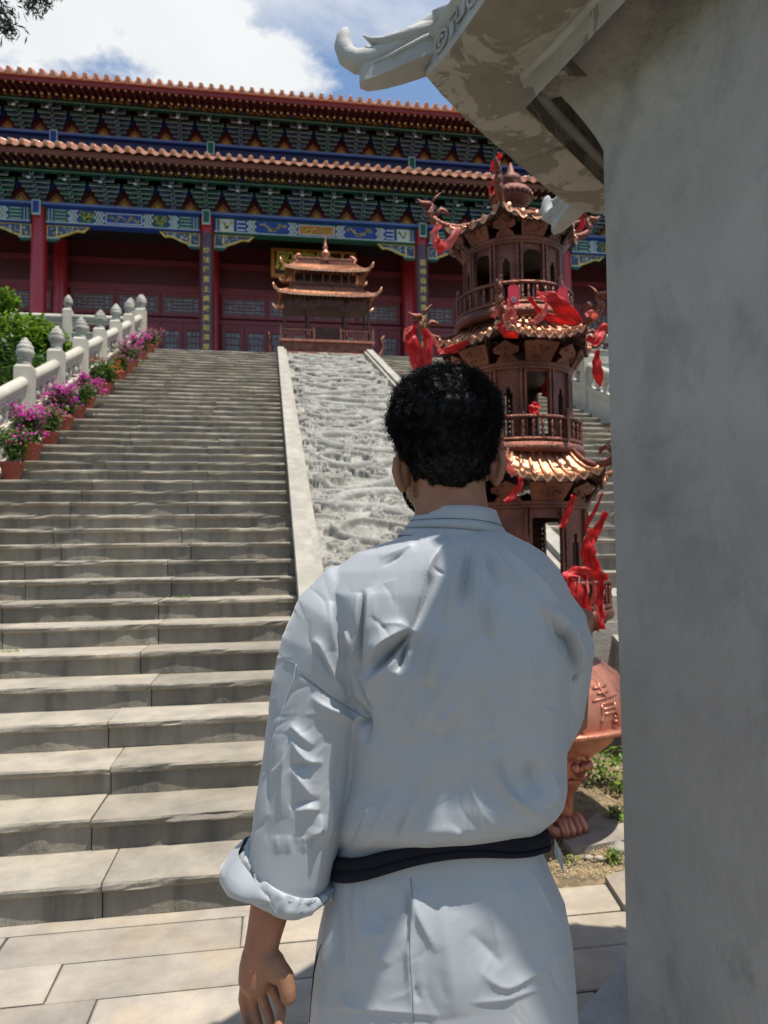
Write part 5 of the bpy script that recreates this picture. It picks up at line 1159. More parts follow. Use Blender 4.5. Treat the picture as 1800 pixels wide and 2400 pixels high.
# tree whose drooping branch tips enter at the top left
root = thing('cypress_tree', 'dark evergreen whose drooping branch tips hang into the top left corner', 'tree', (-2.9, 4.2, 0)); b = B('twig'); b.tube([(-2.9, 4.2, 0), (-2.85, 4.2, 2.5), (-2.9, 4.25, 5.0)], [.16, .12, .05], 10); b.build('trunk', parent=root)
tips = [(95, 2), (75, 18), (60, -10), (10, 60), (2, 30), (14, 78), (110, -15), (35, -20), (-10, 50)]
b = B('twig'); P0 = Vector((-2.87, 4.22, 3.9)); ends = []
for (x, y) in tips: e = pD(x, y, 4.0+random.uniform(-.1, .1)); ends.append(e); b.tube([P0, (P0+e)/2+Vector((0, 0, .25)), e+Vector((0, 0, .08)), e], [.03, .012, .006, .003], 5)
b.build('branch', parent=root)
Vs = []; Fs = []
def sprays(e, n, sp):
    for i in range(n):
        p = e+Vector((random.gauss(0, sp), random.gauss(0, sp), abs(random.gauss(0, sp))*1.2)); d = Vector((random.gauss(0, .5), random.gauss(0, .5), random.uniform(-1, .1))).normalized()*random.uniform(.03, .07); s_ = d.cross(Vector((random.random(), random.random(), .2))).normalized()*.005
        k = len(Vs); Vs.extend([p, p+d*.5+s_, p+d, p+d*.5-s_]); Fs.append((k, k+1, k+2, k+3))
for e in ends: sprays(e, 90, .035)
for i in range(160): sprays(P0+Vector((random.gauss(-.5, .6), random.gauss(0, .7), random.gauss(.8, .6))), 40, .12)
Vs = [Vector(v)-root.location for v in Vs]
npmesh('needles', Vs, Fs, 'needle', root, smooth=False)

# ================================================================== RIBBONS AND WISH TAGS ON THE TOWER
def ribbon(pts, wd, lab, mat='ribbon', cat='ribbon', twist=0.0, ph=0.0, name='ribbon'):
    P = [Vector(p) for p in pts]; n = 30; m = len(P); Q = []
    for q in range(n+1):
        t = (m-1)*q/n*0.9999; i = int(t); f = t-i; p0, p1, p2, p3 = P[max(i-1, 0)], P[i], P[min(i+1, m-1)], P[min(i+2, m-1)]
        Q.append(0.5*((2*p1)+(-p0+p2)*f+(2*p0-5*p1+4*p2-p3)*f*f+(-p0+3*p1-3*p2+p3)*f**3))
    b = B(mat); W = wd if isinstance(wd, (list, tuple)) else [wd]*m; vs = []
    for q in range(n+1):
        t = Q[min(q+1, n)]-Q[max(q-1, 0)]; t.normalize(); vw = (Q[q]-C0).normalized(); s = t.cross(vw).normalized(); a = ph+twist*q/n+0.45*math.sin(q*0.23+ph); s = s*math.cos(a)+vw*math.sin(a)
        tt = q/n*(m-1); i = min(int(tt), m-2); w_ = W[i]+(W[i+1]-W[i])*(tt-i); mid = Q[q]+t.cross(s)*w_*(0.16+0.12*math.sin(q*0.31+ph*2))
        nn = t.cross(s)
        for k in range(7):
            e = k/6-.5; pl_ = .16*w_*math.sin(k*2.6+ph*3+q*.12)*(1-.3*abs(e))+.10*w_*math.sin(q*.45+k*.5+ph); vs.append(Q[q]+s*w_*e*(1+.10*math.sin(q*.9+k))+nn*pl_+nn*w_*.10)
    b.add(vs, [(q*7+k, q*7+k+1, q*7+k+8, q*7+k+7) for q in range(n) for k in range(6)], True)
    o = b.build(name, parent=None); o.data.transform(Matrix.Translation(-P[0])); o.location = P[0]; return tag(o, lab, cat, 'red ribbons and tags tied to the tower burner')
D = 3.45
def rp(L, d=D): return [pD(x, y, d+(0.01*i)) for i, (x, y) in enumerate(L)]
ribbon(rp([(972, 762), (962, 790), (975, 830), (985, 880)], 3.75), [.03, .07, .08, .06], 'broad red ribbon hanging from the left dragon of the middle roof', ph=.4)
ribbon(rp([(990, 770), (1003, 800), (1000, 850), (992, 905)], 3.73), [.02, .05, .06, .05], 'second red ribbon hanging from the left middle-roof dragon, nearer the man', 'ribbon', ph=-.3)
ribbon(rp([(1000, 772), (1020, 800), (1035, 830)], 3.74), [.015, .02, .015], 'thin pale pink ribbon end beside the left middle-roof dragon', 'ribbon_pale')
ribbon(rp([(975, 765), (955, 775), (948, 800)], 3.76), [.015, .03, .015], 'short pale ribbon tail at the far left of the middle-roof dragon', 'ribbon_pale')
ribbon(rp([(1030, 525), (1018, 545), (1025, 570), (1050, 572), (1075, 535)], 3.72), [.03, .045, .05, .05, .035], 'red ribbon wrapped round the left corner of the top roof', 'ribbon_pale')
ribbon(rp([(1026, 560), (1032, 580), (1034, 598)], 3.71), [.03, .04, .012], 'short red ribbon end drooping below the top roof left corner')
ribbon(rp([(1172, 360), (1160, 385), (1152, 402)], 3.70), [.035, .04, .02], 'orange-red ribbon tied to the finial beside the stone eave', ph=.2)
ribbon(rp([(1158, 418), (1163, 440), (1161, 458)], 3.62), [.02, .025, .02], 'narrow red ribbon below the finial on the top roof')
ribbon(rp([(1152, 425), (1148, 445), (1150, 458)], 3.63), [.008, .01, .008], 'thin dark red string below the finial')
ribbon(rp([(1255, 690), (1290, 700), (1330, 730), (1363, 757)], 3.40), [.03, .075, .07, .02], 'wide bright red ribbon spread over the middle roof below the arch', ph=.2)
ribbon(rp([(1240, 697), (1270, 735), (1310, 750), (1355, 757)], 3.42), [.02, .035, .04, .02], 'orange-red ribbon curving under the wide one on the middle roof')
ribbon(rp([(1283, 712), (1268, 742), (1245, 757)], 3.38), [.02, .035, .025], 'pale pink ribbon tail falling left on the middle roof tiles', 'ribbon_pale')
ribbon(rp([(1190, 700), (1194, 730), (1180, 752)], 3.44), [.02, .045, .03], 'pink-white ribbon knot at the front corner of the middle roof', 'ribbon_pale', ph=.5)
ribbon(rp([(1170, 720), (1155, 745)], 3.45), [.02, .03], 'short pale ribbon tail left of the middle roof corner', 'ribbon_pale')
ribbon(rp([(1185, 702), (1197, 715), (1195, 740)], 3.45), [.02, .03, .02], 'red ribbon loop beside the small hanging tag')
ribbon(rp([(1168, 758), (1185, 780), (1215, 786)], 3.48), [.03, .04, .03], 'red ribbon sagging below the front corner of the middle roof')
ribbon(rp([(1025, 826), (1060, 818), (1100, 800)], 3.68), [.02, .045, .02], 'orange ribbon lying under the left eave of the middle roof')
ribbon(rp([(1375, 790), (1395, 800), (1408, 775), (1420, 760)], 3.5), [.03, .05, .04, .03], 'red ribbon wrapped under the right corner of the middle roof')
ribbon(rp([(1372, 740), (1385, 735), (1398, 745)], 3.5), [.02, .035, .03], 'pale pink ribbon on the right corner of the middle roof', 'ribbon_pale')
ribbon(rp([(1400, 820), (1398, 850), (1404, 885), (1407, 905)], 3.5), [.02, .05, .045, .01], 'bright red ribbon hanging beside the pillar below the middle roof')
ribbon(rp([(1362, 505), (1365, 525), (1355, 545)], 3.6), [.02, .03, .02], 'red ribbon on the right corner of the top roof beside the stone horn')
ribbon(rp([(1220, 1118), (1215, 1145), (1185, 1178)], 3.38), [.02, .032, .03], 'red ribbon strip hanging from the lowest roof beside the collar')
ribbon(rp([(1180, 1058), (1186, 1080), (1205, 1115)], 3.42), [.02, .03, .03], 'red ribbon on the lowest roof corner right behind the ear', 'ribbon_pale')
ribbon(rp([(1345, 1160), (1332, 1200), (1316, 1238)], 3.36), [.025, .034, .03], 'red ribbon strip hanging in front of the lowest door panel')
ribbon(rp([(1412, 1155), (1395, 1195), (1378, 1225), (1376, 1245)], 3.45), [.01, .02, .02, .01], 'narrow red ribbon slanting beside the grey pillar, upper of two')
ribbon(rp([(1420, 1200), (1400, 1240), (1382, 1275), (1380, 1330)], 3.42), [.03, .045, .05, .04], 'broad red ribbon slanting beside the grey pillar, lower of two')
ribbon(rp([(1385, 1240), (1378, 1290), (1395, 1345)], 3.4), [.05, .07, .06], 'deep red ribbon bunch beside the lowest drum pilaster', ph=.3)
ribbon(rp([(1320, 1352), (1350, 1340), (1385, 1345), (1425, 1352)], 3.28), [.03, .05, .05, .03], 'red ribbon wound along the lowest railing')
for i, (x, y0, y1, w_, m_) in enumerate([(1335, 1350, 1440, .05, 'ribbon'), (1355, 1350, 1455, .06, 'ribbon'), (1372, 1350, 1440, .045, 'ribbon'), (1392, 1362, 1418, .022, 'ribbon_pale'), (1408, 1350, 1475, .04, 'ribbon'), (1418, 1345, 1450, .04, 'ribbon'), (1385, 1400, 1500, .012, 'ribbon_pale'), (1312, 1345, 1372, .03, 'ribbon_pale'), (1402, 1400, 1483, .02, 'ribbon'), (1345, 1355, 1420, .04, 'ribbon')]):
    ribbon(rp([(x, y0), (x+3*math.sin(i), (y0+y1)/2), (x+4*math.sin(i*2), y1)], 3.27+.01*i), [w_*.5, w_, w_*.8], ['leftmost red ribbon hanging from the lowest railing beside the shoulder', 'widest red ribbon hanging from the lowest railing', 'red ribbon hanging from the lowest railing, left of the pale strip', 'pale pink strip among the red ribbons of the lowest railing', 'long red ribbon of the lowest railing next to the pillar', 'red ribbon of the lowest railing touching the pillar edge', 'thin pale string dangling below the lowest railing ribbons', 'short pink ribbon bow on the lowest railing at the shoulder', 'thin red tail reaching lowest under the railing ribbons', 'dark red ribbon fold between the two left railing ribbons'][i], m_, ph=i*.9)
ribbon(rp([(1285, 870), (1282, 905), (1275, 930)], 3.9), [.02, .05, .03], 'red ribbon hanging inside the middle drum seen through its door')
ribbon(rp([(1252, 972), (1253, 955), (1258, 945)], 3.62), [.05, .06, .03], 'glossy red bundle behind the middle railing')
def wish_tag(px, py, w_, h, d, lab):
    c = pD(px, py, d); r_ = hR; u = Vector((0, 0, 1)); b = B('tag_red')
    pts = [(-w_/2, -h), (w_/2, -h), (w_/2, -.015), (w_*.22, 0), (-w_*.22, 0), (-w_/2, -.015)]
    b.prism([Vector((0, 0, 0))+r_*x+u*z for x, z in pts], hF*0.003); b.mat('seam'); 
    for k in range(10):
        a = 2*PI*k/10; b.ball(r_*(.011*math.cos(a))+u*(-h*.76+.011*math.sin(a))-hF*.0015, (.004, .002, .004), 6, 4)
    b.ball(u*(-h*.76)-hF*.0015, (.006, .002, .006), 6, 4); b.mat('ribbon'); b.tube([Vector((0, 0, -.004)), Vector((0, 0, .03))], .002, 4)
    o = b.build('wish_tag', local=True); o.location = c; tag(o, lab, 'wish tag', 'red ribbons and tags tied to the tower burner')
wish_tag(1203, 667, .052, .10, 3.44, 'red hanging tag with a dark round mark, left of the two on the middle railing')
wish_tag(1318, 672, .05, .095, 3.46, 'red hanging tag right of the wide ribbon on the middle railing')
tag_tassel = ribbon(rp([(1204, 722), (1206, 740), (1205, 757)], 3.42), [.008, .02, .025], 'small orange tassel below the left red tag', 'ribbon_pale')

# ================================================================== THE MAN
MO = cw(0.11, 1.25)
man = thing('person', 'person seen from behind in grey-blue robe with black belt, curly black hair', 'person', MO, rz=-YAW)
def loc(px, py, d=1.25):
    P = pD(px, py, d); return Vector((P.dot(hR)-0.11, P.dot(hF)-1.25, P.z))
def lbm(b, name, par=None): return b.build(name, parent=par or man, local=True)
def remesh(b, voxel, smooth=4, fac=0.5):
    me = b.mesh('tmp'); o = bpy.data.objects.new('tmp', me); col.objects.link(o)
    m = o.modifiers.new('r', 'REMESH'); m.mode = 'VOXEL'; m.voxel_size = voxel; m.adaptivity = 0
    s_ = o.modifiers.new('s', 'SMOOTH'); s_.iterations = smooth; s_.factor = fac
    bpy.context.view_layer.update(); dg = bpy.context.evaluated_depsgraph_get(); ev = o.evaluated_get(dg); m2 = ev.to_mesh()
    V = np.empty(len(m2.vertices)*3, np.float32); m2.vertices.foreach_get('co', V); V = V.reshape(-1, 3).copy()
    Nn = np.empty(len(m2.vertices)*3, np.float32); m2.vertices.foreach_get('normal', Nn); Nn = Nn.reshape(-1, 3).copy()
    L = np.empty(len(m2.loops), np.int32); m2.loops.foreach_get('vertex_index', L); LT = np.empty(len(m2.polygons), np.int32); m2.polygons.foreach_get('loop_total', LT)
    ev.to_mesh_clear(); bpy.data.objects.remove(o); assert (LT == 4).all(), 'non quad'
    return V, Nn, L.reshape(-1, 4)
cRn, cUn, cFn = np.array(cR), np.array(cU), np.array(cF)
hRn, hFn = np.array(hR), np.array(hF)
def to_px(V):
    W = (V[:, :1]+0.11)*hRn+(V[:, 1:2]+1.25)*hFn; W[:, 2] += V[:, 2]-CH
    d = W@cFn; return np.stack([900+FPX*(W@cRn)/d, 1200-FPX*(W@cUn)/d], 1)
def ring_loft(b, rings, n=40, ex=2.3):
    vs = []
    for (c, hx_, hy_) in rings:
        for k in range(n):
            a = 2*PI*k/n; ca, sa = math.cos(a), math.sin(a); vs.append((c[0]+hx_*math.copysign(abs(ca)**(2/ex), ca), c[1]+hy_*math.copysign(abs(sa)**(2/ex), sa), c[2]))
    m = len(rings); b.add(vs, [(i*n+k, (i+1)*n+k, (i+1)*n+(k+1) % n, i*n+(k+1) % n) for i in range(m-1) for k in range(n)]+[tuple(range(n)), tuple((m-1)*n+k for k in range(n))[::-1]], True)
# ---- body: one continuous skin surface
b = B('skin')
hc = loc(1050, 1020); yaw_h = math.radians(12)
b.ball(hc+Vector((0, .012, .012)), (.073, .094, .102), 28, 18)
fw = Vector((-math.sin(yaw_h), math.cos(yaw_h), 0)); rt = Vector((math.cos(yaw_h), math.sin(yaw_h), 0))
b.ball(hc+fw*.045+Vector((-.006, 0, -.085)), (.060, .062, .052), 20, 12); b.ball(hc+fw*.085+Vector((-.008, 0, -.10)), (.034, .03, .028), 14, 10)
nose = hc+fw*.112+Vector((0, 0, -.035)); b.tube([hc+fw*.10+Vector((0, 0, .01)), nose+fw*.010, nose], [.010, .014, .012], 10); b.ball(hc+fw*.092+Vector((0, 0, -.068)), (.022, .012, .010), 10, 8)
for s_ in (-1, 1): b.ball(hc+fw*.088+rt*.032*s_+Vector((0, 0, .0)), (.014, .010, .009), 10, 8)
def ear(px, py, s_):
    c = loc(px, py, 1.255); b.tube([c+Vector((s_*.000, 0, .030)), c+Vector((s_*.010, -.004, .024)), c+Vector((s_*.013, -.006, .004)), c+Vector((s_*.007, -.004, -.018)), c+Vector((-s_*.002, .002, -.031))], [.008, .0085, .0080, .0078, .0075], 10, flat=1.0)
    b.tube([c+Vector((-s_*.004, .004, .022)), c+Vector((-s_*.002, .004, -.022))], [.012, .010], 10)
ear(945, 1110, -1); ear(1160, 1095, 1)
ring_loft(b, [(loc(1066, 1290), .085, .075), (loc(1062, 1230)+Vector((0, .005, 0)), .066, .062), (loc(1056, 1160)+Vector((0, .012, 0)), .063, .062), (loc(1052, 1090)+Vector((0, .018, 0)), .064, .066), (loc(1050, 1040)+Vector((0, .02, 0)), .055, .06)], 30, 2.1)
ring_loft(b, [((0, .01, .80), .135, .09), ((0, .01, .95), .125, .085), ((0, .015, 1.15), .145, .09), ((0, .012, 1.33), .16, .085), ((.01, .01, 1.42), .13, .065), ((.01, .01, 1.46), .07, .055)], 30)
for s_ in (-1, 1):
    b.tube([(s_*.08, .01, .88), (s_*.085, .01, .50), (s_*.09, .015, .42), (s_*.095, .02, .10), (s_*.10, .02, .05)], [.085, .060, .052, .036, .038], 16); b.tube([(s_*.10, .03, .045), (s_*.105, .10, .04), (s_*.11, .17, .035)], [.04, .04, .03], 12)
sh = loc(760, 1440); el = loc(700, 1830, 1.235); wr = loc(606, 2248, 1.20)
b.tube([sh, (sh+el)/2, el, el*.55+wr*.45, el*.15+wr*.85, wr], [.055, .046, .040, .040, .029, .0265], 18)
sr = loc(1315, 1440, 1.25); er = loc(1325, 1700, 1.30); b.tube([sr, (sr+er)/2, er], [.055, .046, .038], 14); wr2 = er+Vector((-.09, .22, .02)); b.tube([er, (er+wr2)/2, wr2], [.038, .034, .025], 14)
# left hand, palm turned back towards the camera, thumb hanging on the body side
def H(px, py, d=1.20): return loc(px, py, d)
b.tube([H(606, 2235), H(601, 2268), H(598, 2300), H(597, 2322)], [.0265, .028, .0275, .020], 18, flat=1.0)
b.tube([H(614, 2240, 1.195), H(640, 2262, 1.19), H(660, 2290, 1.185)], [.022, .0215, .0165], 14)
b.tube([H(645, 2262, 1.195), H(668, 2292, 1.185), H(674, 2322, 1.180), H(676, 2342, 1.180), H(676, 2352, 1.180)], [.017, .0155, .0135, .0125, .008], 14)
def finger(pts, r): b.tube([H(*p) for p in pts], [r*1.1, r*1.05, r, r*.95, r*.82][:len(pts)], 12)
finger([(624, 2292, 1.198), (645, 2330, 1.20), (660, 2368, 1.19), (657, 2398, 1.178), (645, 2412, 1.17)], .0080)
finger([(606, 2302, 1.205), (620, 2352, 1.212), (634, 2392, 1.20), (634, 2424, 1.188), (624, 2438, 1.18)], .0083)
finger([(588, 2304, 1.21), (594, 2358, 1.222), (606, 2402, 1.212), (608, 2432, 1.20), (600, 2446, 1.19)], .0080)
finger([(574, 2296, 1.21), (568, 2342, 1.225), (576, 2382, 1.218), (580, 2408, 1.205), (575, 2420, 1.20)], .0070)
# right hand, in front of the body
b.tube([wr2, wr2+Vector((-.05, .05, .0)), wr2+Vector((-.08, .075, .0))], [.026, .034, .03], 14)
for k in range(4): q = wr2+Vector((-.08, .075, .022-.017*k)); b.tube([q, q+Vector((-.035, .02, 0)), q+Vector((-.055, -.005, -.002)), q+Vector((-.04, -.03, -.004))], [.0095, .009, .0085, .0075], 10)
q = wr2+Vector((-.03, .02, .03)); b.tube([q, q+Vector((-.03, .0, .02)), q+Vector((-.055, .01, .015))], [.013, .011, .009], 10)
V, Nn, F = remesh(b, 0.0029, 3)
npmesh('body', V, F, 'skin', man)
# ---- hair
b = B('hair'); hb = loc(1043, 978)
b.ball(hb+Vector((0, .010, .002)), (.097, .104, .086), 30, 20); b.ball(hb+Vector((.004, .012, -.045)), (.082, .098, .075), 30, 20); b.ball(hb+Vector((.006, .010, -.080)), (.070, .088, .056), 24, 16); b.ball(hb+Vector((.006, .004, -.098)), (.056, .074, .040), 24, 16)
V, Nn, F = remesh(b, 0.0045, 3)
dn = np.array([mnoise.noise(Vector(v)*48)+0.6*mnoise.noise(Vector(v)*110) for v in V.tolist()], np.float32)
V2 = V+Nn*(dn*0.0065)[:, None]
hair = npmesh('hair', V2, F, 'hair', man)
low = hb.z-0.135; pick = np.where((V[:, 2] > low) & (V[:, 1] < .07))[0]; Vs = []; Fs = []
for i in rng.choice(pick, 10500):
    p = Vector(V2[i]); nn = Vector(Nn[i]); t1 = nn.orthogonal().normalized(); t1 = Matrix.Rotation(random.uniform(0, 2*PI), 3, nn) @ t1; t2 = nn.cross(t1)
    long_ = V[i][2] > hb.z-.075; R = random.uniform(.0025, .0065) if long_ else random.uniform(.002, .003); tr = random.uniform(.7, 1.6); out_ = random.uniform(.002, .012 if long_ else .003); wd_ = .00045; n = 11; k0 = len(Vs); lean = t1*random.uniform(-.3, .3)
    for q in range(n):
        a = q/(n-1)*tr*2*PI; c_ = p+nn*(out_*q/(n-1)-.001)+(t1*math.cos(a)+(t2*.75+nn*.65)*math.sin(a))*R+lean*(.01*q/n); s_ = (nn*math.cos(a)+lean).normalized()*wd_
        Vs += [c_-s_, c_+s_]
    Fs += [(k0+2*q, k0+2*q+1, k0+2*q+3, k0+2*q+2) for q in range(n-1)]
npmesh('hair_curls', Vs, Fs, 'hair', hair, smooth=True)
Vs = []; Fs = []      # clipped hair fading out on the nape
for i in range(3600):
    u = random.uniform(-1, 1); v = random.random()**1.5; px = 1052+u*88; py = 1108+v*75*(1-.35*abs(u))+10*abs(u)
    c_ = loc(px, py, 1.25); yb = .018-.064*math.sqrt(max(0, 1-((c_.x-loc(1056, 1150).x)/.066)**2)); p = Vector((c_.x, yb-.0005, loc(px, py, 1.25+yb).z)); p.x = loc(px, py, 1.25+yb).x
    d = Vector((-u*.5+random.gauss(0, .25), -.35, -1)).normalized()*random.uniform(.003, .007)*(1.1-v*.5); s_ = Vector((.00022, 0, 0)); k = len(Vs); Vs += [p-s_, p+s_, p+d+s_*.3, p+d-s_*.3]; Fs.append((k, k+1, k+2, k+3))
npmesh('nape_stubble', Vs, Fs, 'hair', hair)
b = B('hair'); Vs = []; Fs = []
for i in range(1500):     # beard along the jaw
    a = random.uniform(.1, 2.9); c_ = hc+fw*.045+Vector((-.006, 0, -.085)); e = random.uniform(-.9, .6); d0 = Vector((-math.cos(a-1.2)*math.cos(e), math.sin(a)*math.cos(e), math.sin(e))); p = c_+Vector((d0.x*.0605, d0.y*.0625, d0.z*.0525)); d = (d0*.4+Vector((0, 0, -1))).normalized()*.006; s_ = d0.cross(Vector((0, 0, 1))).normalized()*.0005; k = len(Vs); Vs += [p-s_, p+s_, p+d+s_, p+d-s_]; Fs.append((k, k+1, k+2, k+3))
npmesh('beard', Vs, Fs, 'hair', man)
# ---- robe: torso and sleeves grown together, then folded
def seg_d(P, A, Bp):
    AB = Bp-A; L = (AB*AB).sum(); t = np.clip(((P-A)@AB)/max(L, 1e-9), 0, 1); C = A+t[:, None]*AB; D = P-C
    cr = AB[0]*(P[:, 1]-A[1])-AB[1]*(P[:, 0]-A[0]); return np.sqrt((D*D).sum(1)), t, np.sign(cr)
def folds(PX, strokes):
    h = np.zeros(len(PX), np.float32)
    for pts, w1, w2, amp in strokes:
        A = np.array(pts, float)
        if len(A) > 2:   # smooth the path
            m = len(A); Q = []
            for t in np.linspace(0, m-1.0001, 4*m):
                i = int(t); f = t-i; p0, p1, p2, p3 = A[max(i-1, 0)], A[i], A[min(i+1, m-1)], A[min(i+2, m-1)]; Q.append(0.5*((2*p1)+(-p0+p2)*f+(2*p0-5*p1+4*p2-p3)*f*f+(-p0+3*p1-3*p2+p3)*f**3))
            A = np.array(Q)
        W = max(w1, w2)*3; m_ = (PX[:, 0] > A[:, 0].min()-W) & (PX[:, 0] < A[:, 0].max()+W) & (PX[:, 1] > A[:, 1].min()-W) & (PX[:, 1] < A[:, 1].max()+W); P = PX[m_]
        if not len(P): continue
        best = np.full(len(P), 1e9); bt = np.zeros(len(P)); bs = np.ones(len(P)); n = len(A)-1
        for i in range(n):
            d, t, s_ = seg_d(P, A[i], A[i+1]); k = d < best; best[k] = d[k]; bt[k] = (i+t[k])/n; bs[k] = s_[k]
        w_ = np.where(bs > 0, w1, w2); tap = np.sin(np.clip(bt, 0.0, 1.0)*PI)**1.1
        h[m_] += 1.7*amp*tap*np.exp(-(best/w_)**1.08)
    return h
z4 = lambda L: [(640+x/2.183, 1150+y/2.183) for x, y in L]
z5 = lambda L: [(640+x/2.183, 1700+y/2.183) for x, y in L]
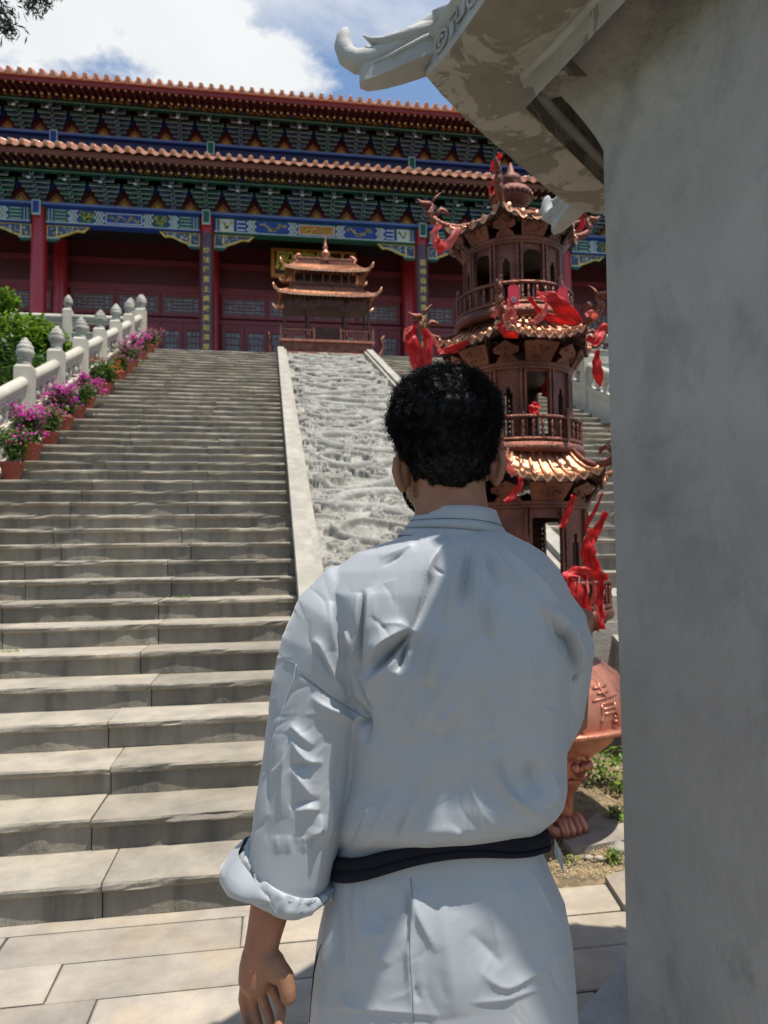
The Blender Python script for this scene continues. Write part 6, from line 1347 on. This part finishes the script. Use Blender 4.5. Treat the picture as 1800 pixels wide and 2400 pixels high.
# (path, width on one side, width on the other, height in metres); negative heights are valleys
ST = [
 (z4([(905, 250), (860, 300), (800, 400), (775, 470), (745, 590), (712, 700)]), 30, 9, .011), (z4([(800, 430), (785, 520), (745, 640), (715, 715)]), 7, 14, -.008),
 (z4([(712, 712), (640, 790), (560, 880), (495, 950)]), 9, 9, -.022), (z4([(700, 700), (610, 740), (540, 800), (480, 900)]), 20, 8, .012), (z4([(690, 760), (655, 850), (640, 930)]), 6, 8, -.016), (z4([(665, 790), (600, 880), (500, 970), (480, 1100)]), 12, 18, .010),
 (z4([(455, 505), (460, 600), (450, 720), (440, 850), (425, 950)]), 8, 7, -.012), (z4([(475, 500), (490, 560), (480, 700), (465, 850)]), 14, 22, .007), (z4([(435, 520), (432, 650), (425, 800)]), 16, 10, .006),
 (z4([(345, 715), (390, 730), (415, 800), (410, 900), (440, 1000), (470, 1090)]), 14, 8, .009), (z4([(375, 770), (400, 850), (425, 960), (470, 1080), (480, 1180)]), 7, 8, -.011),
 (z4([(200, 758), (240, 790), (275, 870), (330, 980), (380, 1050)]), 16, 8, .006), (z4([(215, 790), (260, 880), (320, 990)]), 7, 9, -.006),
 (z4([(318, 520), (325, 640), (335, 760), (350, 850)]), 6, 8, -.006), (z4([(300, 560), (305, 700), (320, 820)]), 18, 8, .004),
 (z4([(190, 1045), (250, 1090), (330, 1130), (420, 1180), (475, 1190)]), 18, 8, .007), (z4([(85, 1190), (140, 1240), (210, 1310)]), 14, 8, .006), (z4([(120, 930), (200, 985), (300, 1060), (450, 1150)]), 3, 3, -.003),
 (z4([(420, 1185), (450, 1192), (478, 1185)]), 6, 6, -.014), (z4([(395, 1050), (440, 1130), (480, 1200), (470, 1300)]), 9, 9, -.012),
 (z4([(1340, 535), (1390, 600), (1450, 680), (1500, 760)]), 10, 26, .006), (z4([(1410, 640), (1460, 700), (1515, 780), (1540, 870), (1545, 960)]), 9, 7, -.014), (z4([(1440, 600), (1510, 680), (1560, 780), (1575, 900), (1565, 985)]), 14, 9, .010), (z4([(1540, 985), (1555, 960), (1590, 915)]), 6, 6, -.008), (z4([(1365, 600), (1440, 720), (1490, 830)]), 16, 12, -.005),
 (z4([(1050, 262), (1040, 400), (1035, 560), (1045, 700)]), 14, 16, 0.0081), (z4([(975, 275), (940, 420), (900, 560), (880, 680)]), 12, 14, 0.0099), (z4([(1010, 270), (985, 420), (960, 600)]), 9, 9, -0.0072), (z4([(880, 680), (830, 800), (800, 920), (785, 1000)]), 11, 14, 0.0108), (z4([(1110, 270), (1160, 360), (1230, 460), (1300, 560)]), 14, 16, 0.0072), (z4([(1080, 275), (1110, 380), (1150, 500)]), 8, 10, -0.0054),
 (z4([(1180, 290), (1290, 390), (1400, 500), (1480, 600)]), 14, 14, 0.0063), (z4([(1100, 520), (1110, 620), (1140, 740)]), 10, 16, 0.0081), (z4([(1075, 560), (1085, 680), (1100, 800)]), 10, 16, -.0035), (z4([(700, 290), (640, 340), (560, 390)]), 3, 4, -0.0032), (z4([(820, 395), (850, 412), (885, 430)]), 3, 3, -0.0032), (z4([(730, 260), (650, 310), (540, 350)]), 12, 8, 0.0036),
 (z4([(500, 640), (560, 690), (620, 750)]), 4, 4, -.002), (z4([(540, 680), (640, 680), (700, 700)]), 4, 5, .002), (z4([(740, 720), (735, 830), (700, 960)]), 12, 20, -.005), (z4([(690, 900), (660, 1050), (600, 1200)]), 20, 14, .005),
 (z4([(970, 840), (900, 960), (830, 1080), (740, 1200)]), 14, 26, .005), (z4([(935, 1100), (880, 1160), (810, 1220)]), 14, 10, .005), (z4([(960, 1130), (900, 1240), (840, 1330)]), 10, 20, -.004), (z4([(1040, 950), (1080, 1100), (1120, 1240)]), 16, 16, -.003), (z4([(1080, 940), (1130, 1100), (1140, 1280)]), 14, 14, .0035),
 (z4([(780, 1010), (740, 1150), (690, 1290)]), 14, 10, .0045), (z4([(1240, 700), (1300, 850), (1320, 1000)]), 24, 24, .004),
 (z5([(880, 60), (800, 200), (730, 380), (680, 480), (620, 630)]), 24, 9, .007), (z5([(690, 430), (650, 520), (610, 600)]), 8, 8, -.005), (z5([(710, 440), (680, 500), (640, 600)]), 8, 8, .005), (z5([(560, 560), (480, 620), (400, 690)]), 12, 10, .007), (z5([(520, 400), (450, 520), (380, 640)]), 14, 12, .006), (z5([(480, 440), (420, 560), (350, 680)]), 8, 9, -.007), (z5([(640, 300), (560, 450), (470, 640)]), 20, 14, .005),
 (z5([(1110, 90), (1130, 220), (1200, 340), (1310, 430), (1420, 460)]), 12, 26, .009), (z5([(1140, 150), (1180, 280), (1280, 380)]), 10, 16, -.007), (z5([(1310, 180), (1320, 270), (1370, 360)]), 22, 24, -.009), (z5([(1430, 240), (1440, 340), (1400, 430)]), 16, 16, .006), (z5([(960, 540), (930, 570), (880, 590)]), 12, 8, .005), (z5([(1270, 520), (1290, 560), (1380, 580)]), 12, 8, .004), (z5([(700, 600), (760, 600), (840, 590)]), 9, 6, .005), (z5([(1100, 100), (1120, 80), (1130, 50)]), 5, 6, -.0012), (z5([(1000, 300), (1060, 430), (1160, 540)]), 30, 20, .004), (z5([(900, 200), (900, 400), (860, 560)]), 26, 30, -.003),
 # left sleeve
 (z5([(90, 60), (140, 130), (190, 180), (260, 190)]), 16, 7, .007), (z5([(100, 200), (160, 205), (250, 195)]), 10, 6, -.005), (z5([(95, 210), (150, 290), (205, 370)]), 12, 8, .005), (z5([(85, 420), (150, 395), (240, 380)]), 8, 8, -.004), (z5([(110, 440), (180, 420), (240, 430)]), 10, 12, .005), (z5([(240, 450), (235, 520), (200, 560), (160, 600)]), 12, 8, .007), (z5([(240, 560), (210, 590), (200, 690), (205, 740)]), 8, 9, -.007), (z5([(150, 560), (170, 650), (190, 740)]), 14, 10, .006),
 (z5([(110, 560), (105, 700), (100, 820)]), 7, 7, -.006), (z5([(85, 560), (80, 700), (80, 830)]), 10, 10, .006), (z5([(20, 560), (30, 700), (50, 840)]), 12, 10, .005), (z5([(250, 600), (230, 740), (170, 880)]), 12, 10, -.005), (z5([(160, 700), (130, 800), (120, 870)]), 9, 9, .006), (z5([(300, 330), (290, 500), (260, 700)]), 14, 14, .004), (z5([(60, 100), (50, 300), (40, 480)]), 8, 20, .003), (z5([(-20, 60), (-30, 260), (-20, 460)]), 10, 12, -.003)]
b = B('robe')
def R2(py, xl, xr, hd, cyy=0.0):
    a, c_ = loc(xl, py), loc(xr, py); return (Vector(((a.x+c_.x)/2, cyy, (a.z+c_.z)/2)), (c_.x-a.x)/2, hd)
ring_loft(b, [R2(1240, 968, 1172, .062, .008), R2(1261, 928, 1210, .080, .006), R2(1276, 878, 1240, .090, .005), R2(1295, 832, 1268, .096, .003), R2(1335, 785, 1305, .106, .0), R2(1385, 755, 1330, .116, -.004), R2(1450, 775, 1330, .126, -.006), R2(1550, 800, 1330, .132, -.004), R2(1680, 815, 1326, .128, .002), R2(1800, 812, 1324, .126, .006), R2(1850, 803, 1322, .132, .006), R2(1888, 794, 1316, .133, .006), R2(1914, 788, 1304, .126, .006), R2(1936, 788, 1286, .112, .006), R2(1960, 792, 1268, .096, .006), R2(1990, 800, 1260, .088, .006)], 56, 2.5)
def arm(rs, n=36):
    P = [r[0] for r in rs]; vs = []
    for i, (c_, hx_, hy_) in enumerate(rs):
        t = (P[min(i+1, len(P)-1)]-P[max(i-1, 0)]).normalized(); u = Vector((0, 1, 0)); u = (u-t*u.dot(t)).normalized(); v = t.cross(u)
        for k in range(n): a = 2*PI*k/n; vs.append(c_+v*(hx_*math.cos(a))+u*(hy_*math.sin(a)))
    m = len(rs); b.add(vs, [(i*n+k, i*n+(k+1) % n, (i+1)*n+(k+1) % n, (i+1)*n+k) for i in range(m-1) for k in range(n)]+[tuple(range(n))[::-1], tuple((m-1)*n+k for k in range(n))], True)
arm([(loc(880, 1375), .050, .065), (loc(825, 1405), .068, .078), (loc(788, 1448), .074, .088), (loc(764, 1510), .077, .090), (loc(752, 1600), .084, .086), (loc(742, 1700, 1.245), .084, .082), (loc(724, 1800, 1.24), .080, .078), (loc(704, 1900, 1.235), .076, .074), (loc(688, 1990, 1.23), .073, .070), (loc(676, 2050, 1.225), .069, .066), (loc(668, 2090, 1.22), .060, .060)])
arm([(loc(1215, 1385), .050, .07), (loc(1262, 1425), .060, .082), (loc(1294, 1470), .060, .086), (loc(1306, 1510, 1.26), .060, .085), (loc(1300, 1590, 1.27), .060, .078), (loc(1285, 1670, 1.29), .060, .070), (loc(1270, 1715, 1.33), .055, .060), (loc(1240, 1730, 1.40), .050, .056), (loc(1190, 1740, 1.47), .044, .052)])
def fine(n, seed, y0, y1, src):
    R_ = random.Random(seed); L = []
    for i in range(n):
        x, y = R_.uniform(620, 1370), R_.uniform(y0, y1); cx_, cy_ = src(x, y); a = math.atan2(y-cy_, x-cx_)+R_.gauss(0, .45); l = R_.uniform(60, 210); c_ = R_.uniform(-.5, .5)
        pts = [(x, y), (x+l*.5*math.cos(a), y+l*.5*math.sin(a)), (x+l*math.cos(a+c_), y+l*math.sin(a+c_))]; L.append((pts, R_.uniform(2.5, 7), R_.uniform(3, 12), R_.choice((-1, 1))*R_.uniform(.0003, .0012)))
    return L
ST += fine(150, 5, 1260, 1960, lambda x, y: (1070, 1230) if x > 930 else ((850, 1640) if y > 1450 else (760, 1150)))
V, Nn, F = remesh(b, 0.0023, 14, .6)
V[:, 2] += np.clip((V[:, 0]+.18)/.36, 0, 1)*.020*np.clip((1.06-V[:, 2])/.12, 0, 1)*(V[:, 0] > -.19)
PX = to_px(V); h = folds(PX, ST); face = np.clip((0.35-Nn[:, 1])/0.5, 0, 1)
nz = np.array([mnoise.noise(Vector((v[0]*9+v[2]*3, v[1]*9, v[2]*4.5)))*.0028+mnoise.noise(Vector((v[0]*24, v[1]*24, v[2]*13+5)))*.0011 for v in V.tolist()], np.float32)
# gathers just above the belt
bf = np.clip((1995-(PX[:, 0]-800)*.05-PX[:, 1])/50, 0.0, 1)
V = V+Nn*((h*face*bf+nz)[:, None])
robe = npmesh('robe_top', V, F, 'robe', man)
# seam lines on the drop shoulder and sleeve, laid on the displaced surface
from mathutils.bvhtree import BVHTree
bv = BVHTree.FromPolygons([Vector(v) for v in V.tolist()], F.tolist())
def drape(px, py, off=.0006):
    o_ = Vector((0-0.11, -1.25, CH)); d_ = loc(px, py, 1.0)-o_; r = bv.ray_cast(o_, d_.normalized()); return None if r[0] is None else r[0]-d_.normalized()*off
def seam(L, rad, mat, name, n=40):
    A = np.array(L, float); pts = []
    for t in np.linspace(0, len(A)-1.001, n):
        i = int(t); f = t-i; q = A[i]*(1-f)+A[i+1]*f; r = drape(*q)
        if r is not None: pts.append(r)
    if len(pts) > 3: bb = B(mat); bb.tube(pts, rad, 5); lbm(bb, name, robe)
seam(z4([(62, 862), (115, 885), (130, 930), (200, 990), (290, 1050), (380, 1105), (450, 1150), (480, 1168)]), .0006, 'seam', 'shoulder_seam', 70)
seam(z4([(118, 890), (105, 960), (60, 1080), (20, 1220), (-15, 1330)]), .0009, 'stitch', 'sleeve_seam', 60)
# ---- skirt of the robe
def tuck(py): return (py-2000)/400
n, m = 420, 260; Vg = np.zeros((m, n, 3), np.float32)
SK = [(1930, 800, 1258, .098), (2000, 790, 1270, .104), (2030, 782, 1284, .110), (2070, 775, 1300, .117), (2120, 760, 1322, .124), (2200, 743, 1336, .132), (2300, 730, 1346, .138), (2400, 720, 1352, .144), (2700, 705, 1365, .155), (3000, 700, 1370, .16)]
def skr(py):
    for a, c_ in zip(SK, SK[1:]):
        if a[0] <= py <= c_[0]: f = (py-a[0])/(c_[0]-a[0]); return [a[i]*(1-f)+c_[i]*f for i in range(1, 4)]
for j in range(m):
    py = 1930+(3000-1930)*(j/(m-1))**1.25; xl, xr, hd = skr(py); a, c_ = loc(xl, py), loc(xr, py); t = j/(m-1)
    for i in range(n):
        an = 2*PI*i/n; ca, sa = math.cos(an), math.sin(an); e = 2/2.35; r_ = 1+.020*t*math.sin(an*9+1)+.012*t*math.sin(an*17+2)
        Vg[j, i] = ((a.x+c_.x)/2+(c_.x-a.x)/2*math.copysign(abs(ca)**e, ca)*r_, .008+hd*math.copysign(abs(sa)**e, sa)*r_, (a.z+c_.z)/2)
Vg = Vg.reshape(-1, 3); idx = np.arange(m*n).reshape(m, n); F = np.stack([idx[:-1], idx[1:], np.roll(idx, -1, 1)[1:], np.roll(idx, -1, 1)[:-1]], -1).reshape(-1, 4)
PX = to_px(Vg)
SS = [(z5([(420, 780), (425, 900), (435, 1030), (460, 1150)]), 8, 20, .007), (z5([(440, 790), (450, 900), (470, 1020)]), 10, 10, -.005), (z5([(690, 770), (705, 850), (720, 940), (705, 1060), (700, 1200), (712, 1350), (725, 1500)]), 10, 14, .007), (z5([(725, 800), (735, 900), (770, 1010), (840, 1160)]), 9, 18, .006), (z5([(680, 790), (690, 880), (690, 1000), (690, 1150)]), 7, 8, -.006),
 (z5([(620, 980), (580, 1050), (520, 1060), (450, 1030)]), 12, 12, .005), (z5([(560, 820), (540, 930), (600, 1000)]), 14, 20, -.005), (z5([(460, 1040), (540, 1150), (600, 1230)]), 18, 12, .005), (z5([(340, 1380), (400, 1430), (460, 1440)]), 9, 9, .005), (z5([(180, 1440), (400, 1450), (640, 1462), (900, 1490)]), 4, 14, .003), (z5([(1165, 690), (1170, 730), (1190, 820)]), 6, 10, .004), (z5([(1290, 660), (1360, 820), (1450, 1000)]), 5, 22, .004), (z5([(1200, 700), (1260, 900), (1330, 1150)]), 26, 30, .004),
 (z5([(1000, 1050), (1100, 1150), (1180, 1230)]), 26, 26, -.004), (z5([(1040, 1240), (1200, 1340), (1440, 1200), (1500, 1180)]), 9, 16, .004), (z5([(1000, 1420), (1200, 1400), (1440, 1320)]), 5, 9, .0025), (z5([(1440, 1150), (1430, 1250), (1480, 1400)]), 8, 8, -.003), (z5([(860, 900), (900, 1200), (930, 1500)]), 40, 40, .005), (z5([(290, 800), (270, 1000), (230, 1300)]), 12, 20, .006), (z5([(330, 800), (330, 1000), (320, 1250)]), 16, 14, -.006), (z5([(360, 830), (380, 1100), (370, 1350)]), 14, 16, .005),
 (z5([(720, 1200), (722, 1300), (735, 1380), (760, 1400)]), 6, 8, -.004)]
SS += fine(46, 9, 2060, 2400, lambda x, y: (1000, 1500))
h = folds(PX, SS); nrm = np.stack([Vg[:, 0]-.0, Vg[:, 1], 0*Vg[:, 0]], 1); nrm /= np.linalg.norm(nrm, axis=1, keepdims=True)+1e-9
nrm[:, 0] *= .5; face = np.clip(-Vg[:, 1]/.05, 0, 1)*np.clip((PX[:, 1]-2035)/60, 0, 1)
nz = np.array([mnoise.noise(Vector((v[0]*8, v[1]*8, v[2]*3)))*.004+mnoise.noise(Vector((v[0]*26, v[1]*26, v[2]*11)))*.0012 for v in Vg.tolist()], np.float32)
Vg = Vg+nrm*((h*face+nz)[:, None]); skirt = npmesh('robe_skirt', Vg, F, 'robe', man)
bv = BVHTree.FromPolygons([Vector(v) for v in Vg.tolist()], F.tolist()); robe_, robe = robe, skirt
seam(z5([(705, 780), (712, 900), (700, 1060), (700, 1200), (712, 1350), (720, 1520)]), .0006, 'seam', 'centre_seam', 60)
b = B('belt'); pts = [drape(640+x/2.183+2, 1700+y/2.183) for x, y in [(243, 1120), (222, 1180), (205, 1270), (192, 1360), (182, 1520)]]; pts = [p for p in pts if p is not None]
if len(pts) > 2: b.tube(pts, [.0008, .0022, .0018, .0012, .0018][:len(pts)], 5); lbm(b, 'side_slit', skirt)
robe = robe_
b = B('robe'); pts = [loc(1300, 1965, 1.20), loc(1318, 2000, 1.20), loc(1322, 2052, 1.20), loc(1300, 2000, 1.21)]; b.prism(pts, Vector((0, .003, 0))); lbm(b, 'loose_flap', robe)
# ---- belt: folded black sash
def belt_pt(a, t, off):     # t 0 top .. 1 bottom
    ca, sa = math.cos(a), math.sin(a); e = 2/2.4; xl, xr = loc(783, 2030), loc(1272, 1985); cx, hw_ = (xl.x+xr.x)/2, (xr.x-xl.x)/2
    x = cx+(hw_+off)*math.copysign(abs(ca)**e, ca); y = .008+(.106+off)*math.copysign(abs(sa)**e, sa); f = (x-xl.x)/(xr.x-xl.x)
    zt = (loc(783, 1996).z*(1-f)+loc(1272, 1948).z*f); wz = .033*(1-.16*f)
    return Vector((x, y, zt-.002*math.sin(a*5)-t*wz+((.036*(1-abs(2*f-1)**2)+.010*f)*min(1, abs(sa)*2) if sa < 0 else .0)))
b = B('belt'); prof = [(-.02, -.004), (0, .0055), (.06, .0070), (.25, .0065), (.45, .0075), (.50, .0060), (.53, .0025), (.55, .0068), (.70, .0085), (.90, .0075), (.99, .0068), (1.0, -.004)]; n = 160; vs = []
for t, off in prof:
    for k in range(n): a = 2*PI*k/n; tt = t+(.16*math.sin(a*1.0+2.0) if .40 < t < .60 else 0)+.05*mnoise.noise(Vector((a*2.2, t*2, 3))); vs.append(belt_pt(a, tt, off+.004+.0015*mnoise.noise(Vector((a*3, t*6, 0)))))
b.add(vs, [(i*n+k, i*n+(k+1) % n, (i+1)*n+(k+1) % n, (i+1)*n+k) for i in range(len(prof)-1) for k in range(n)], True); lbm(b, 'belt')
# ---- collar: stand with overlapped bands
def col_pt(a, t, off):
    ca, sa = math.cos(a), math.sin(a); top, bot = (.066, .066), (.094, .074); s_ = t**1.15
    hx_, hy_ = top[0]+(bot[0]-top[0])*s_+off, top[1]+(bot[1]-top[1])*s_+off; cx = loc(1071, 1190).x*(1-t)+loc(1069, 1255).x*t
    zt = loc(1070, 1183, 1.19).z; zb = loc(1070, 1262, 1.17).z; z = zt*(1-t)+zb*t; x = cx+hx_*ca
    return Vector((x, .012+hy_*sa, z-.012*ca*t*(1 if sa < 0 else .3)-.010*(1-t)*max(0, sa)-.006*(1 if ca > 0 else .6)*abs(ca)**2+.0))
b = B('robe'); prof = [(.10, -.010), (.0, -.006), (0, .0), (.02, .003), (.20, .0035), (.38, .004), (.405, .0045), (.415, .0005), (.43, .0035), (.55, .005), (.70, .0055), (.715, .001), (.73, .004), (.85, .006), (.97, .008), (1.0, .0075), (1.0, .001)]
n = 110; vs = []
for t, off in prof:
    for k in range(n): a = 2*PI*k/n; w_ = .0016*mnoise.noise(Vector((math.cos(a)*3, math.sin(a)*3, t*2)))*(1 if t > .05 else .3); vs.append(col_pt(a, t+.05*t*(1-t)*math.sin(2*a+1), off+w_))
b.add(vs, [(i*n+k, i*n+(k+1) % n, (i+1)*n+(k+1) % n, (i+1)*n+k) for i in range(len(prof)-1) for k in range(n)], True); cl_ = lbm(b, 'collar', robe)
for t in (.412, .712, 1.0):
    b = B('seam'); b.tube([col_pt(a, t+.05*t*(1-t)*math.sin(2*a+1), .0042 if t < 1 else .0065) for a in np.linspace(PI*1.02, PI*1.98, 40)], .0007, 5); b.build('collar_seam', parent=cl_, local=True)
# ---- rolled cuff
def cuff_pt(th, t, off):
    ca, sa = math.cos(th), math.sin(th); U_ = (673, 92, 2028+38*ca+68*sa, 1.235-.074*sa); L_ = (655, 110, 2082+16*ca+66*sa, 1.235-.078*sa)
    cx = U_[0]*(1-t)+L_[0]*t; rx = U_[1]*(1-t)+L_[1]*t; py = U_[2]*(1-t)+L_[2]*t; d = U_[3]*(1-t)+L_[3]*t
    p = loc(cx+rx*ca, py, d-off*sa*0.9); p.x += off*ca; return p
b = B('robe'); prof = [(.15, -.012), (.0, -.008), (-.02, .0), (.05, .004), (.25, .006), (.55, .007), (.8, .004), (.97, .001), (1.0, -.004), (.95, -.009), (.6, -.011)]
n = 120; vs = []
for t, off in prof:
    for k in range(n):
        a = 2*PI*k/n; wv = .008*mnoise.noise(Vector((math.cos(a)*2.2, math.sin(a)*2.2, t*2.2)))+.006*(1-abs(mnoise.noise(Vector((math.cos(a)*4, math.sin(a)*4, t*3.5))))*3); p = cuff_pt(a, t, off+wv); p.z += .005*math.sin(a*3+1)*t; vs.append(p)
b.add(vs, [(i*n+k, i*n+(k+1) % n, (i+1)*n+(k+1) % n, (i+1)*n+k) for i in range(len(prof)-1) for k in range(n)], True); cf = lbm(b, 'rolled_cuff', robe)
b = B('robe'); pr = [(.0, .004), (.35, .016), (.75, .018), (1.05, .010), (1.08, .002)]; n2 = 40; vs = []   # second turn of the roll on the outer side
for t, off in pr:
    for k in range(n2): a = PI*(.58+.9*k/(n2-1)); e = math.sin(PI*k/(n2-1))**.5; vs.append(cuff_pt(a+PI*0, t*e+.5*(1-e)+.0, off*e+.010+.003*math.sin(a*7+t*3)))
b.add(vs, [(i*n2+k, i*n2+k+1, (i+1)*n2+k+1, (i+1)*n2+k) for i in range(len(pr)-1) for k in range(n2-1)], True); b.build('cuff_fold', parent=cf, local=True)
b = B('seam'); b.tube([cuff_pt(PI*.5+u*.55, .05+.95*(1-u)*1.0, .0145) for u in np.linspace(0.05, .95, 14)], .0007, 5); b.build('cuff_seam', parent=cf, local=True)
b = B('stitch')
for k in range(16): t = k/15; p = cuff_pt(.25+.15*math.sin(t*3), .05+.9*t, .0125); b.tube([p-Vector((.002, 0, 0)), p+Vector((.002, 0, .0006))], .0004, 4)
b.build('cuff_stitching', parent=cf, local=True)
# ---- trousers and shoes (below the frame)
for s_ in (-1, 1):
    b = B('robe'); ring_loft(b, [((s_*.09, .01, .62), .075, .085), ((s_*.095, .012, .35), .07, .075), ((s_*.10, .015, .08), .062, .065)], 24); lbm(b, 'trouser_leg')
    b = B('shoe'); ring_loft(b, [((s_*.10, .06, .0), .052, .14), ((s_*.10, .06, .035), .054, .14), ((s_*.10, .045, .07), .045, .105), ((s_*.10, .02, .10), .042, .06)], 24); lbm(b, 'shoe')
